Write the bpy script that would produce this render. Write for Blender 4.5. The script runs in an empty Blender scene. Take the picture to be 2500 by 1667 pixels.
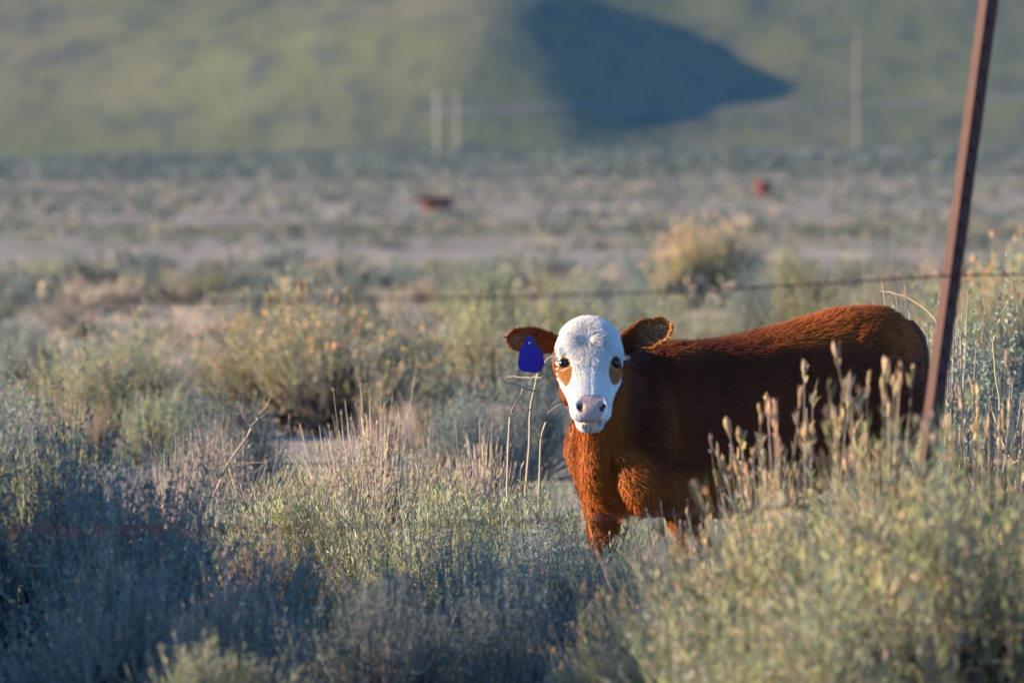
import bpy, bmesh, math
import numpy as np
from mathutils import Vector, Matrix

SC = bpy.context.scene
COL = SC.collection
R = math.radians

# ------------------------------------------------------------------ camera
CAM_Z = 1.45
FPX = 20833.0           # focal length in pixels of the 2500 px wide photograph (300 mm on 36 mm)
HORIZ = 330.0           # eye level in the photograph, pixels from its top
cam_d = bpy.data.cameras.new('camera')
cam = bpy.data.objects.new('camera', cam_d)
COL.objects.link(cam)
cam.location = (0, 0, CAM_Z)
cam.rotation_euler = (R(90) - math.atan((833.5 - HORIZ) / FPX), 0, 0)
cam_d.sensor_width = 36.0
cam_d.lens = 300.0
cam_d.clip_start = 0.5
cam_d.clip_end = 9000.0
cam_d.dof.use_dof = True
cam_d.dof.focus_distance = 24.75
cam_d.dof.aperture_fstop = 7.4
cam_d.dof.aperture_blades = 9
SC.camera = cam

# ------------------------------------------------------------------ sky and sun
SUN_EL = R(14.0)
SUN_B = R(1.5)         # the sun stands to the left, this much on the camera's side
to_sun = Vector((-math.cos(SUN_B) * math.cos(SUN_EL), -math.sin(SUN_B) * math.cos(SUN_EL), math.sin(SUN_EL)))
world = bpy.data.worlds.new('World')
SC.world = world
world.use_nodes = True
wn = world.node_tree.nodes
wl = world.node_tree.links
wn.clear()
w_out = wn.new('ShaderNodeOutputWorld')
w_bg = wn.new('ShaderNodeBackground')
w_sky = wn.new('ShaderNodeTexSky')
w_sky.sky_type = 'NISHITA'
w_sky.sun_disc = False
w_sky.sun_elevation = SUN_EL
w_sky.sun_rotation = math.atan2(to_sun.x, to_sun.y)
w_sky.altitude = 2200
w_sky.air_density = 1.0
w_sky.dust_density = 0.1
w_sky.ozone_density = 6.0
w_bg.inputs['Strength'].default_value = 0.12
wl.new(w_sky.outputs[0], w_bg.inputs[0])
wl.new(w_bg.outputs[0], w_out.inputs[0])

sun_d = bpy.data.lights.new('sun', 'SUN')
sun_d.energy = 5.0
sun_d.angle = R(0.5)
sun_d.color = (1.0, 0.77, 0.51)
sun = bpy.data.objects.new('sun', sun_d)
COL.objects.link(sun)
sun.rotation_euler = (-to_sun).to_track_quat('-Z', 'Y').to_euler()
sun.location = (-30, -10, 20)

SC.view_settings.view_transform = 'Standard'
SC.view_settings.look = 'None'
SC.view_settings.gamma = 1.0
SC.view_settings.exposure = 1.65
SC.cycles.use_denoising = True
SC.cycles.max_bounces = 5
SC.cycles.diffuse_bounces = 2
SC.cycles.transmission_bounces = 4
SC.cycles.caustics_reflective = False
SC.cycles.caustics_refractive = False

# ------------------------------------------------------------------ helpers
def node_mat(name):
    m = bpy.data.materials.new(name)
    m.use_nodes = True
    nt = m.node_tree
    b = nt.nodes['Principled BSDF']
    return m, nt, b

def plain_mat(name, col, rough=0.7, metal=0.0, spec=0.3):
    m, nt, b = node_mat(name)
    b.inputs['Base Color'].default_value = (*col, 1)
    b.inputs['Roughness'].default_value = rough
    b.inputs['Metallic'].default_value = metal
    b.inputs['Specular IOR Level'].default_value = spec
    return m

def mesh_np(name, V, F, mat=None, col=None, smooth=False):
    """V n x 3, F list of index arrays (m x 3 or m x 4), col n x 3."""
    me = bpy.data.meshes.new(name)
    V = np.ascontiguousarray(V, np.float32)
    if isinstance(F, np.ndarray):
        F = [F]
    F = [np.asarray(f, np.int32) for f in F if len(f)]
    me.vertices.add(len(V))
    me.vertices.foreach_set('co', V.ravel())
    nl = sum(f.size for f in F)
    npoly = sum(len(f) for f in F)
    me.loops.add(nl)
    me.loops.foreach_set('vertex_index', np.concatenate([f.ravel() for f in F]))
    me.polygons.add(npoly)
    tot = np.concatenate([np.full(len(f), f.shape[1], np.int32) for f in F])
    st = np.concatenate([[0], np.cumsum(tot)[:-1]]).astype(np.int32)
    me.polygons.foreach_set('loop_start', st)
    if smooth:
        me.polygons.foreach_set('use_smooth', np.ones(npoly, bool))
    me.update(calc_edges=True)
    me.validate()
    if col is not None:
        a = me.color_attributes.new('Col', 'FLOAT_COLOR', 'POINT')
        c4 = np.ones((len(V), 4), np.float32)
        c4[:, :3] = col
        a.data.foreach_set('color', c4.ravel())
    if mat is not None:
        me.materials.append(mat)
    return me

def link(name, data, parent=None, loc=None, rot=None, scale=None):
    o = bpy.data.objects.new(name, data)
    COL.objects.link(o)
    if parent is not None:
        o.parent = parent
    if loc is not None:
        o.location = loc
    if rot is not None:
        o.rotation_euler = rot
    if scale is not None:
        o.scale = scale
    return o

def tag(o, label=None, cat=None, group=None, kind=None):
    if label: o['label'] = label
    if cat: o['category'] = cat
    if group: o['group'] = group
    if kind: o['kind'] = kind
    return o

def nrm(a):
    return a / np.maximum(np.linalg.norm(a, axis=-1, keepdims=True), 1e-9)

def smoothstep(a, b, x):
    t = np.clip((x - a) / (b - a), 0, 1)
    return t * t * (3 - 2 * t)

def vnoise(x, y, seed=0):
    """smooth value noise on numpy arrays, about -1..1"""
    def h(i, j):
        n = (i * 374761393 + j * 668265263 + seed * 1442695041) & 0xFFFFFFFF
        n = ((n ^ (n >> 13)) * 1274126177) & 0xFFFFFFFF
        return ((n ^ (n >> 16)) & 0xFFFF) / 32767.5 - 1.0
    xi = np.floor(x).astype(np.int64); yi = np.floor(y).astype(np.int64)
    fx = x - xi; fy = y - yi
    fx = fx * fx * (3 - 2 * fx); fy = fy * fy * (3 - 2 * fy)
    a = h(xi, yi) * (1 - fx) + h(xi + 1, yi) * fx
    b = h(xi, yi + 1) * (1 - fx) + h(xi + 1, yi + 1) * fx
    return a * (1 - fy) + b * fy

# ------------------------------------------------------------------ the lie of the land
_PD = np.array([-60, 0, 10, 16, 22, 25, 40, 60, 85, 150, 300, 450, 800, 1050, 1300, 1400, 9000.])
_PZ = np.array([.35, .3, .25, .18, .03, 0, 0, -.06, -.22, -.80, -1.9, -2.8, -2.9, -2.2, -1.3, -1.0, -1.0])

def ground_z(x, y):
    x = np.asarray(x, float); y = np.asarray(y, float)
    z = np.interp(y, _PD, _PZ)
    # smooth the kinks a little
    for k in (0.94, 1.06):
        z = z + np.interp(y * k, _PD, _PZ)
    z = z / 3
    far = smoothstep(350, 1250, y)
    z = z + far * np.clip(x, -400, 400) * 0.014
    z = z + 0.035 * vnoise(x * 0.55, y * 0.55, 3) * smoothstep(26, 40, y) + 0.12 * vnoise(x * 0.09, y * 0.09, 5) * smoothstep(60, 140, y)
    return z

def px2w(px, py, d):
    """the world point seen at a photograph pixel at distance d"""
    return ((px - 1250.0) / FPX * d, d, CAM_Z - (py - HORIZ) / FPX * d)

HILL_Y = 1300.0
def hill_z(x, y):
    x = np.asarray(x, float); y = np.asarray(y, float)
    t = y - HILL_Y + 0.10 * x
    z = ground_z(x, y) * 0 - 3.2 + np.clip(x, -400, 400) * 0.014
    z = z + 0.235 * np.maximum(t, 0) + 0.5 * np.log1p(np.exp(np.clip(t / 6.0, -30, 30))) * 0.3
    # the knoll that throws the shadow
    kx, ky = -4.0, 1340.0
    dx = x - kx; dy = (y - ky)
    sx = np.where(dx < 0, 52.0, 23.0)
    sy = np.where(dy < 0, 31.0, 58.0)
    z = z + 13.2 * np.exp(-(dx / sx) ** 2 - np.abs(dy / sy) ** 1.25)
    z = z + 1.5 * vnoise(x * 0.02 + 4, y * 0.085, 15) * np.exp(-(dx / 40.0) ** 2 - (dy / 50.0) ** 2)
    z = z + 0.9 * vnoise(x * 0.035, y * 0.03, 11) + 0.35 * vnoise(x * 0.11, y * 0.08, 12)
    return z
# ------------------------------------------------------------------ ground, hill, track
def grid_mesh(name, xs_of_row, ys, zf, mat):
    n = len(xs_of_row(ys[0]))
    V = []
    for y in ys:
        xs = xs_of_row(y)
        V.append(np.stack([xs, np.full_like(xs, y), zf(xs, np.full_like(xs, y))], 1))
    V = np.concatenate(V)
    i, j = np.meshgrid(np.arange(len(ys) - 1), np.arange(n - 1), indexing='ij')
    a = (i * n + j).ravel()
    F = np.stack([a, a + 1, a + n + 1, a + n], 1)
    return mesh_np(name, V, F, mat, smooth=True)

def tex_coord_mapping(nt, scale):
    tc = nt.nodes.new('ShaderNodeTexCoord')
    mp = nt.nodes.new('ShaderNodeMapping')
    mp.inputs['Scale'].default_value = scale
    nt.links.new(tc.outputs['Object'], mp.inputs['Vector'])
    return mp

def noise(nt, vec, scale, detail=4, rough=0.55):
    n = nt.nodes.new('ShaderNodeTexNoise')
    n.inputs['Scale'].default_value = scale
    n.inputs['Detail'].default_value = detail
    n.inputs['Roughness'].default_value = rough
    nt.links.new(vec.outputs[0], n.inputs['Vector'])
    return n

def ramp(nt, fac, stops):
    r = nt.nodes.new('ShaderNodeValToRGB')
    el = r.color_ramp.elements
    el[0].position, el[0].color = stops[0][0], (*stops[0][1], 1)
    el[1].position, el[1].color = stops[-1][0], (*stops[-1][1], 1)
    for p, c in stops[1:-1]:
        e = el.new(p); e.color = (*c, 1)
    nt.links.new(fac, r.inputs[0])
    return r

def mixc(nt, fac, a, b):
    m = nt.nodes.new('ShaderNodeMix'); m.data_type = 'RGBA'
    if isinstance(fac, (int, float)): m.inputs[0].default_value = fac
    else: nt.links.new(fac, m.inputs[0])
    for k, s in ((6, a), (7, b)):
        if isinstance(s, tuple): m.inputs[k].default_value = (*s, 1)
        else: nt.links.new(s, m.inputs[k])
    return m.outputs[2]

def ground_material():
    m, nt, b = node_mat('dusty_soil')
    v = tex_coord_mapping(nt, (1, 1, 1))
    n1 = noise(nt, v, 0.35, 5); n2 = noise(nt, v, 9.0, 6, .7); n3 = noise(nt, v, 0.03, 3)
    soil = ramp(nt, n2.outputs[0], [(.3, (.27, .22, .185)), (.5, (.37, .31, .27)), (.72, (.45, .385, .345))])
    green = ramp(nt, n2.outputs[0], [(.3, (.10, .105, .06)), (.7, (.20, .20, .12))])
    k1 = ramp(nt, n1.outputs[0], [(.42, (0, 0, 0)), (.60, (1, 1, 1))])
    c = mixc(nt, k1.outputs[0], soil.outputs[0], green.outputs[0])
    k3 = ramp(nt, n3.outputs[0], [(.45, (0, 0, 0)), (.6, (1, 1, 1))])
    c2 = mixc(nt, k3.outputs[0], c, mixc(nt, 0.45, c, (.17, .18, .11)))
    nt.links.new(c2, b.inputs['Base Color'])
    b.inputs['Roughness'].default_value = 0.95
    b.inputs['Specular IOR Level'].default_value = 0.1
    bp = nt.nodes.new('ShaderNodeBump'); bp.inputs['Strength'].default_value = 0.7; bp.inputs['Distance'].default_value = 0.03
    nt.links.new(n2.outputs[0], bp.inputs['Height']); nt.links.new(bp.outputs[0], b.inputs['Normal'])
    return m

def hill_material():
    m, nt, b = node_mat('hill_scrub')
    v = tex_coord_mapping(nt, (1, .45, 1))
    n1 = noise(nt, v, .028, 3); n2 = noise(nt, v, .16, 4, .6); n3 = noise(nt, v, .06, 4, .6)
    base = ramp(nt, n1.outputs[0], [(.30, (.104, .116, .054)), (.5, (.118, .122, .062)), (.68, (.146, .134, .082))])
    k2 = ramp(nt, n2.outputs[0], [(.50, (0, 0, 0)), (.66, (1, 1, 1))])
    c = mixc(nt, k2.outputs[0], base.outputs[0], (.072, .080, .062))
    k3 = ramp(nt, n3.outputs[0], [(.53, (0, 0, 0)), (.68, (1, 1, 1))])
    f = nt.nodes.new('ShaderNodeMath'); f.operation = 'MULTIPLY'; f.inputs[1].default_value = .7
    nt.links.new(k3.outputs[0], f.inputs[0])
    c = mixc(nt, f.outputs[0], c, (.074, .078, .066))
    nt.links.new(c, b.inputs['Base Color'])
    b.inputs['Roughness'].default_value = 1.0
    b.inputs['Specular IOR Level'].default_value = 0.0
    bp = nt.nodes.new('ShaderNodeBump'); bp.inputs['Strength'].default_value = 0.5; bp.inputs['Distance'].default_value = 0.8
    nt.links.new(n2.outputs[0], bp.inputs['Height']); nt.links.new(bp.outputs[0], b.inputs['Normal'])
    return m

MAT_SOIL = ground_material()
MAT_HILL = hill_material()
ys = np.concatenate([np.linspace(-60, 12, 20), np.linspace(12.4, 60, 120), np.geomspace(60.5, 1400, 160), np.array([1600, 2250])])
def xrow(y):
    w = 30 + 0.35 * max(y, 0) + (350 if y > 1500 else 0)
    u = np.linspace(-1, 1, 121)
    return w * (0.35 * u + 0.65 * u ** 3)
ground = link('ground', grid_mesh('ground', xrow, ys, ground_z, MAT_SOIL))
tag(ground, 'dusty pale soil of the sagebrush flat', None, kind='structure')
hys = np.concatenate([np.linspace(1262, 1470, 150), np.linspace(1475, 2100, 40)])
hxs = np.concatenate([np.linspace(-1000, -130, 30), np.linspace(-126, 126, 160), np.linspace(130, 1000, 30)])
hill = link('hillside', grid_mesh('hillside', lambda y: hxs, hys, hill_z, MAT_HILL))
tag(hill, 'grey green scrub covered hillside with a knoll and its shadow', None, kind='structure')

# pale dirt track that crosses the hill
def pt_on_hill(px, py):
    d = np.linspace(1265, 1500, 900)
    x = (px - 1250) / FPX * d
    z = CAM_Z - (py - HORIZ) / FPX * d
    hz = hill_z(x, d)
    k = int(np.argmax(hz > z))
    return x[k], d[k]
tr = [pt_on_hill(px, py) for px, py in ((1040, 283), (1130, 277), (1300, 273), (1500, 272), (1700, 270), (1900, 264), (2100, 256), (2300, 249), (2520, 240))]
tx = np.array([p[0] for p in tr]); ty = np.array([p[1] for p in tr])
s = np.linspace(tx[0], tx[-1], 160)
yy = np.interp(s, tx, ty)
ker = np.ones(21) / 21
yy = np.convolve(np.pad(yy, 10, 'edge'), ker, 'valid')
V = []
for off in (-1.0, -.35, .35, 1.0):
    V.append(np.stack([s, yy + off, np.maximum(hill_z(s, yy + off), hill_z(s, yy + off)) + 0.10], 1))
V = np.stack(V, 1).reshape(-1, 3)
i, j = np.meshgrid(np.arange(159), np.arange(3), indexing='ij')
a = (i * 4 + j).ravel()
m, nt, b = node_mat('pale_dust')
v = tex_coord_mapping(nt, (1, 1, 1)); n = noise(nt, v, .5, 4)
nt.links.new(ramp(nt, n.outputs[0], [(.3, (.090, .086, .070)), (.7, (.125, .115, .095))]).outputs[0], b.inputs['Base Color'])
b.inputs['Roughness'].default_value = 1
track = link('dirt_track', mesh_np('dirt_track', V, np.stack([a, a + 4, a + 5, a + 1], 1), m, smooth=True))
tag(track, 'thin pale dirt track crossing the foot of the hill', None, kind='structure')
# ------------------------------------------------------------------ plants
def plant_material(name, trans=.22, var=.30):
    m = bpy.data.materials.new(name); m.use_nodes = True
    nt = m.node_tree; nt.nodes.clear()
    o = nt.nodes.new('ShaderNodeOutputMaterial')
    at = nt.nodes.new('ShaderNodeAttribute'); at.attribute_name = 'Col'
    oi = nt.nodes.new('ShaderNodeObjectInfo')
    hsv = nt.nodes.new('ShaderNodeHueSaturation')
    mr = nt.nodes.new('ShaderNodeMapRange'); mr.inputs[3].default_value = .98 * (1 - var); mr.inputs[4].default_value = .98 * (1 + var * .6)
    nt.links.new(oi.outputs['Random'], mr.inputs[0]); nt.links.new(mr.outputs[0], hsv.inputs['Value'])
    m2 = nt.nodes.new('ShaderNodeMath'); m2.operation = 'MULTIPLY'; m2.inputs[1].default_value = 7.31
    m3 = nt.nodes.new('ShaderNodeMath'); m3.operation = 'FRACT'
    nt.links.new(oi.outputs['Random'], m2.inputs[0]); nt.links.new(m2.outputs[0], m3.inputs[0])
    mh = nt.nodes.new('ShaderNodeMapRange'); mh.inputs[3].default_value = .475; mh.inputs[4].default_value = .515
    nt.links.new(m3.outputs[0], mh.inputs[0]); nt.links.new(mh.outputs[0], hsv.inputs['Hue'])
    nt.links.new(at.outputs['Color'], hsv.inputs['Color'])
    d = nt.nodes.new('ShaderNodeBsdfDiffuse'); t = nt.nodes.new('ShaderNodeBsdfTranslucent')
    mx = nt.nodes.new('ShaderNodeMixShader'); mx.inputs[0].default_value = trans
    nt.links.new(hsv.outputs[0], d.inputs[0]); nt.links.new(hsv.outputs[0], t.inputs[0])
    nt.links.new(d.outputs[0], mx.inputs[1]); nt.links.new(t.outputs[0], mx.inputs[2]); nt.links.new(mx.outputs[0], o.inputs[0])
    return m
MAT_LEAF = plant_material('brush_leaf', .12)
MAT_STEM = plant_material('brush_stem', .0)
MAT_HEAD = plant_material('seed_head', .30, .15)

def tubes(P, rad, col):
    """P k x m x 3 polylines, rad k x m, col k x m x 3 -> three-sided tubes"""
    k, m, _ = P.shape
    tg = nrm(np.gradient(P, axis=1))
    ref = np.where(np.abs(tg[..., 2:3]) > .9, np.array([1., 0, 0]), np.array([0, 0, 1.]))
    S = nrm(np.cross(tg, ref)); U = np.cross(tg, S)
    V = []
    for a in (0, 2.094, 4.189):
        V.append(P + (math.cos(a) * S + math.sin(a) * U) * rad[..., None])
    V = np.stack(V, 2).reshape(-1, 3)
    base = (np.arange(k) * m * 3)[:, None, None] + (np.arange(m - 1) * 3)[None, :, None]
    F = []
    for a, b in ((0, 1), (1, 2), (2, 0)):
        F.append(np.stack([base + a, base + b, base + 3 + b, base + 3 + a], -1).reshape(-1, 4))
    C = np.repeat(col.reshape(-1, 3), 3, 0)
    return V, np.concatenate(F), C

def diamonds(base, dirv, side, length, width, col, curl=0.0):
    """one quad per leaf: base, sides, tip"""
    k = len(base)
    mid = base + dirv * (length * .5)[:, None]
    tip = base + dirv * length[:, None]
    if curl:
        tip = tip + np.cross(dirv, side) * (length * curl)[:, None]
    V = np.stack([base, mid + side * (width * .5)[:, None], tip, mid - side * (width * .5)[:, None]], 1).reshape(-1, 3)
    F = np.arange(k * 4).reshape(k, 4)
    return V, F, np.repeat(col, 4, 0)

def cat_parts(parts):
    Vs, Fs, Cs, n = [], [], [], 0
    for V, F, C in parts:
        Vs.append(V); Fs.append(F + n); Cs.append(C); n += len(V)
    return np.concatenate(Vs), np.concatenate(Fs), np.concatenate(Cs)

def jitter_col(rng, c, k, amt=.25, hue=.08):
    c = np.asarray(c, float)
    j = (1 + amt * (rng.random((k, 1)) * 2 - 1)) * (1 + hue * (rng.random((k, 3)) * 2 - 1))
    return np.clip(c[None] * j, .004, .9)

def bez(a, c, b, m):
    t = np.linspace(0, 1, m)[None, :, None]
    return (1 - t) ** 2 * a[:, None] + 2 * t * (1 - t) * c[:, None] + t ** 2 * b[:, None]

def make_shrub(seed, h=.6, r=.45, nb=50, ns=7, leaf=(.022, .0022), nleaf=10, leafcols=((.15, .18, .085),), stemcol=(.25, .20, .14), woodcol=(.10, .075, .055),
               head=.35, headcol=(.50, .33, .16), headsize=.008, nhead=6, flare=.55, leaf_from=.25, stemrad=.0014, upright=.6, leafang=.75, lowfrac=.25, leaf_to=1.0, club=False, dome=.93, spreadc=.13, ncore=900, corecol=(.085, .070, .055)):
    rng = np.random.default_rng(seed)
    ncl = max(5, nb // 6)                             # branches stand in tufts with gaps between
    caz = rng.random(ncl) * 2 * np.pi; cq = np.sqrt(rng.random(ncl))
    cx, cy = np.cos(caz) * cq, np.sin(caz) * cq
    ci = rng.integers(0, ncl, nb)
    bx = cx[ci] + rng.normal(0, spreadc, nb); by = cy[ci] + rng.normal(0, spreadc, nb)
    chh = .74 + .36 * rng.random(ncl)
    az = np.arctan2(by, bx); q = np.minimum(np.hypot(bx, by), 1.05)
    lump = 1 + .28 * np.sin(az * 3 + seed) + .16 * np.sin(az * 5 + 2 * seed)
    tz = h * (np.sqrt(np.clip(1 - (q * dome) ** 2, 0, 1)) * (chh[ci] * (.85 + .25 * rng.random(nb))))
    tz = np.maximum(tz, h * .22)
    T = np.stack([np.cos(az) * q * r * lump, np.sin(az) * q * r * lump, tz], 1)
    Bs = np.stack([np.cos(az) * q * r * .16, np.sin(az) * q * r * .16, np.zeros(nb) - .02], 1)
    Cc = np.stack([T[:, 0] * flare, T[:, 1] * flare, T[:, 2] * .28], 1)
    P = bez(Bs, Cc, T * np.array([1, 1, .86]), 6)
    woodr = np.linspace(.0075, .0016, 6)[None] * (.7 + .6 * rng.random((nb, 1))) * (h / .6)
    wc = jitter_col(rng, woodcol, nb, .35)
    wcol = np.repeat(wc[:, None], 6, 1) * (1 - np.linspace(0, 1, 6)[None, :, None]) + np.asarray(stemcol)[None, None] * np.linspace(0, 1, 6)[None, :, None]
    stems = [tubes(P, woodr, wcol)]
    # twigs off each branch
    k = nb * ns
    bi = np.repeat(np.arange(nb), ns)
    t0 = .30 + .62 * rng.random(k)
    f = t0 * 5; i0 = np.minimum(f.astype(int), 4); fr = (f - i0)[:, None]
    S0 = P[bi, i0] * (1 - fr) + P[bi, i0 + 1] * fr
    tip = T[bi] * (.90 + .16 * rng.random((k, 1))) + rng.normal(0, r * .13, (k, 3)) * np.array([1, 1, .7])
    low = rng.random(k) < lowfrac
    tip[low] = S0[low] + (rng.normal(0, .07, (low.sum(), 3)) + np.array([0, 0, .12]) + .22 * T[bi[low]] * np.array([1, 1, 0])) * (h / .6)
    tip[:, 2] = np.maximum(tip[:, 2], S0[:, 2] + .03)
    ctl = (S0 + tip) * .5 + np.stack([np.zeros(k), np.zeros(k), -upright * .12 * h * np.ones(k)], 1) + (tip - S0) * np.array([.22, .22, -.1]) * upright
    Q = bez(S0, ctl, tip, 5)
    tc = jitter_col(rng, stemcol, k, .35, .1)
    rad = np.linspace(1.0, .45, 5)[None] * stemrad * (.7 + .6 * rng.random((k, 1)))
    stems.append(tubes(Q, rad, np.repeat(tc[:, None], 5, 1)))
    # leaves
    n = k * nleaf
    si = np.repeat(np.arange(k), nleaf)
    tl = leaf_from + (leaf_to - leaf_from) * rng.random(n) ** .8
    f = tl * 4; i0 = np.minimum(f.astype(int), 3); fr = (f - i0)[:, None]
    A = Q[si, i0] * (1 - fr) + Q[si, i0 + 1] * fr
    tg = nrm(Q[si, i0 + 1] - Q[si, i0])
    rv = nrm(rng.normal(0, 1, (n, 3)))
    out = nrm(np.cross(tg, rv))
    ang = leafang * (.5 + rng.random(n))[:, None]
    D = nrm(tg * np.cos(ang) + out * np.sin(ang) + np.array([0, 0, .15]))
    Sd = nrm(np.cross(D, nrm(rng.normal(0, 1, (n, 3)))))
    ll = leaf[0] * (.55 + .8 * rng.random(n)); lw = leaf[1] * (.7 + .6 * rng.random(n))
    lc = np.asarray(leafcols)[rng.integers(0, len(leafcols), k)][si]
    lc = np.clip(lc * (1 + .25 * (rng.random((n, 1)) * 2 - 1)) * (1 + .06 * (rng.random((n, 3)) * 2 - 1)), .004, .9)
    leaves = [diamonds(A, D, Sd, ll, lw, lc, .15)]
    # dark dead leaves added inside the crown to block light and deepen shade
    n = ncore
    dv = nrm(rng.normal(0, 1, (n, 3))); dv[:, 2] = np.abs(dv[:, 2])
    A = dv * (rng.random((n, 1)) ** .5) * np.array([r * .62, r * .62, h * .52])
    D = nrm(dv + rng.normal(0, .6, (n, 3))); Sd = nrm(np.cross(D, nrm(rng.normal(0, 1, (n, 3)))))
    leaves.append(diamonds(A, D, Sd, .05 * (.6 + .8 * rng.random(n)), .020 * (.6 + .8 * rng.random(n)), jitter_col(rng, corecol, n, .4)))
    heads = []
    if club:
        hi = np.where((rng.random(k) < head) & ~low)[0]
        tg = nrm(Q[hi, 4] - Q[hi, 3]); L = headsize * (.7 + .7 * rng.random(len(hi)))
        zz = np.array([-.35, .1, .45, .8, 1.0])
        Pc = Q[hi, 4][:, None] + tg[:, None] * (zz[None] * L[:, None])[..., None] + rng.normal(0, headsize * .06, (len(hi), 5, 3))
        rc = np.array([.12, .30, .42, .36, .12])[None] * headsize * (.8 + .5 * rng.random((len(hi), 1)))
        heads.append(tubes(Pc, rc, np.repeat(jitter_col(rng, headcol, len(hi), .25, .1)[:, None], 5, 1)))
    if head > 0:
        hi = np.where((rng.random(k) < head) & ~low)[0]
        n = len(hi) * nhead
        si = np.repeat(hi, nhead)
        tg = nrm(Q[si, 4] - Q[si, 3])
        D = nrm(tg * 1.0 + rng.normal(0, .55, (n, 3)))
        A = Q[si, 4] - tg * (rng.random(n) * headsize * 1.4)[:, None]
        Sd = nrm(np.cross(D, nrm(rng.normal(0, 1, (n, 3)))))
        hcv = jitter_col(rng, headcol, k, .3, .1)[si]
        heads.append(diamonds(A, D, Sd, headsize * (1 + 1.0 * rng.random(n)), headsize * .5 * (.7 + .6 * rng.random(n)), hcv))
    return cat_parts(stems), cat_parts(leaves), (cat_parts(heads) if heads else None)

PROTO = {}
def add_proto(key, **kw):
    st, lf, hd = make_shrub(**kw)
    PROTO[key] = (mesh_np(key + '_woody_stems', *st[:2], MAT_STEM, st[2]), mesh_np(key + '_foliage', *lf[:2], MAT_LEAF, lf[2]),
                  mesh_np(key + '_seed_heads', *hd[:2], MAT_HEAD, hd[2]) if hd else None, kw.get('h', .6), kw.get('r', .45))
YG = ((.310, .355, .140), (.375, .375, .180), (.260, .325, .145), (.390, .365, .215))
BG = ((.190, .270, .245), (.250, .320, .285), (.150, .225, .215), (.310, .350, .285))
GG = ((.265, .335, .145), (.225, .295, .135), (.305, .345, .195))
SG = ((.270, .325, .255), (.320, .350, .280), (.235, .295, .240), (.35, .355, .275))
TN = ((.38, .335, .25), (.32, .29, .215), (.28, .275, .19))
for v in range(2):
    add_proto('rabbit%d' % v, seed=10 + v, nb=90, ns=9, leaf=(.034, .0042), nleaf=14, leafcols=YG + SG[:2], head=.40, headcol=(.60, .44, .26), stemcol=(.36, .32, .21), r=.55, lowfrac=.12, leaf_from=.30, flare=.62)
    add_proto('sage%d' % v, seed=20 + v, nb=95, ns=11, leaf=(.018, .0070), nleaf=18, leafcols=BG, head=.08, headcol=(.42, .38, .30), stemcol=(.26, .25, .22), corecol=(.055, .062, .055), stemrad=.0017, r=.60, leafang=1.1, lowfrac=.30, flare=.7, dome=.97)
    add_proto('dry%d' % v, seed=30 + v, nb=60, ns=7, leaf=(.020, .0036), nleaf=6, leafcols=TN + SG[:1], head=.35, headcol=(.56, .42, .27), headsize=.008, stemcol=(.44, .38, .30), woodcol=(.22, .185, .155), stemrad=.0030, flare=.5, r=.52)
    add_proto('fresh%d' % v, seed=40 + v, nb=75, ns=9, leaf=(.031, .0050), nleaf=14, leafcols=GG + SG, head=.15, headcol=(.55, .50, .29), stemcol=(.33, .32, .22), stemrad=.0018, h=.5, r=.46, upright=.6, flare=.6)
    add_proto('flower%d' % v, seed=50 + v, nb=100, ns=9, leaf=(.030, .0045), nleaf=14, leafcols=YG[:2] + SG, head=.40, headcol=(.66, .43, .20), headsize=.013, nhead=9, stemcol=(.35, .30, .19), r=.58, lowfrac=.12, leaf_from=.28, flare=.62)
    add_proto('dead%d' % v, seed=60 + v, nb=75, ns=8, leaf=(.022, .0036), nleaf=6, leafcols=((.26, .205, .15), (.30, .245, .17)), head=.2, headcol=(.46, .34, .22), stemcol=(.31, .245, .185), woodcol=(.12, .085, .065), flare=.7, r=.52)
add_proto('flower2', seed=58, nb=95, ns=9, leaf=(.030, .0050), nleaf=12, leafcols=YG + TN[:1], head=.7, headcol=(.64, .46, .26), headsize=.018, nhead=9, stemcol=(.40, .32, .21), r=.56, lowfrac=.15, leaf_from=.2, flare=.7)
# club-headed dry stalks
for v in range(2):
    add_proto('stalk%d' % v, seed=71 + v, nb=17, ns=2, leaf=(.034, .0048), nleaf=16, leafcols=((.33, .33, .18), (.26, .31, .16), (.38, .34, .22)), head=.95, headcol=(.52, .38, .22), headsize=.022, nhead=7, stemcol=(.42, .34, .24), stemrad=.0036, spreadc=.3,
              woodcol=(.36, .29, .20), flare=.35, h=.6, r=.36, upright=.2, leaf_from=.0, leaf_to=.6, lowfrac=.05, club=True, dome=.75, ncore=120)

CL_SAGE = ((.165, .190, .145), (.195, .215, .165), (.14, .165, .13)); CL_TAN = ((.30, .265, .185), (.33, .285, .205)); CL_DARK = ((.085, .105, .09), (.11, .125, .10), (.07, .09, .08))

SHRUB_NAME = {'rabbit': 'rabbitbrush', 'sage': 'sagebrush', 'dry': 'dry_shrub', 'fresh': 'green_shrub', 'flower': 'flowering_shrub', 'dead': 'dead_shrub', 'stalk': 'seed_stalk_plant'}
def put_shrub(key, x, y, hh, ww, label, group=None, rz=0.0, lean=(0, 0), sink=.02):
    """one shrub: hh tall and ww wide in metres, standing at x, y"""
    st, lf, hd, h, r = PROTO[key]
    if key[:5] != 'stalk': ww = max(ww, 1.35 * hh)
    root = link(SHRUB_NAME[key[:-1]], None, loc=(x, y, float(ground_z(x, y)) - sink), rot=(lean[0], lean[1], rz), scale=(ww / (2 * r), ww / (2 * r), hh / h))
    tag(root, label, 'shrub', group)
    link('woody_stems', st, root); link('foliage', lf, root)['kind'] = 'stuff'
    if hd is not None: link('seed_heads', hd, root)['kind'] = 'stuff'
    return root
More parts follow.
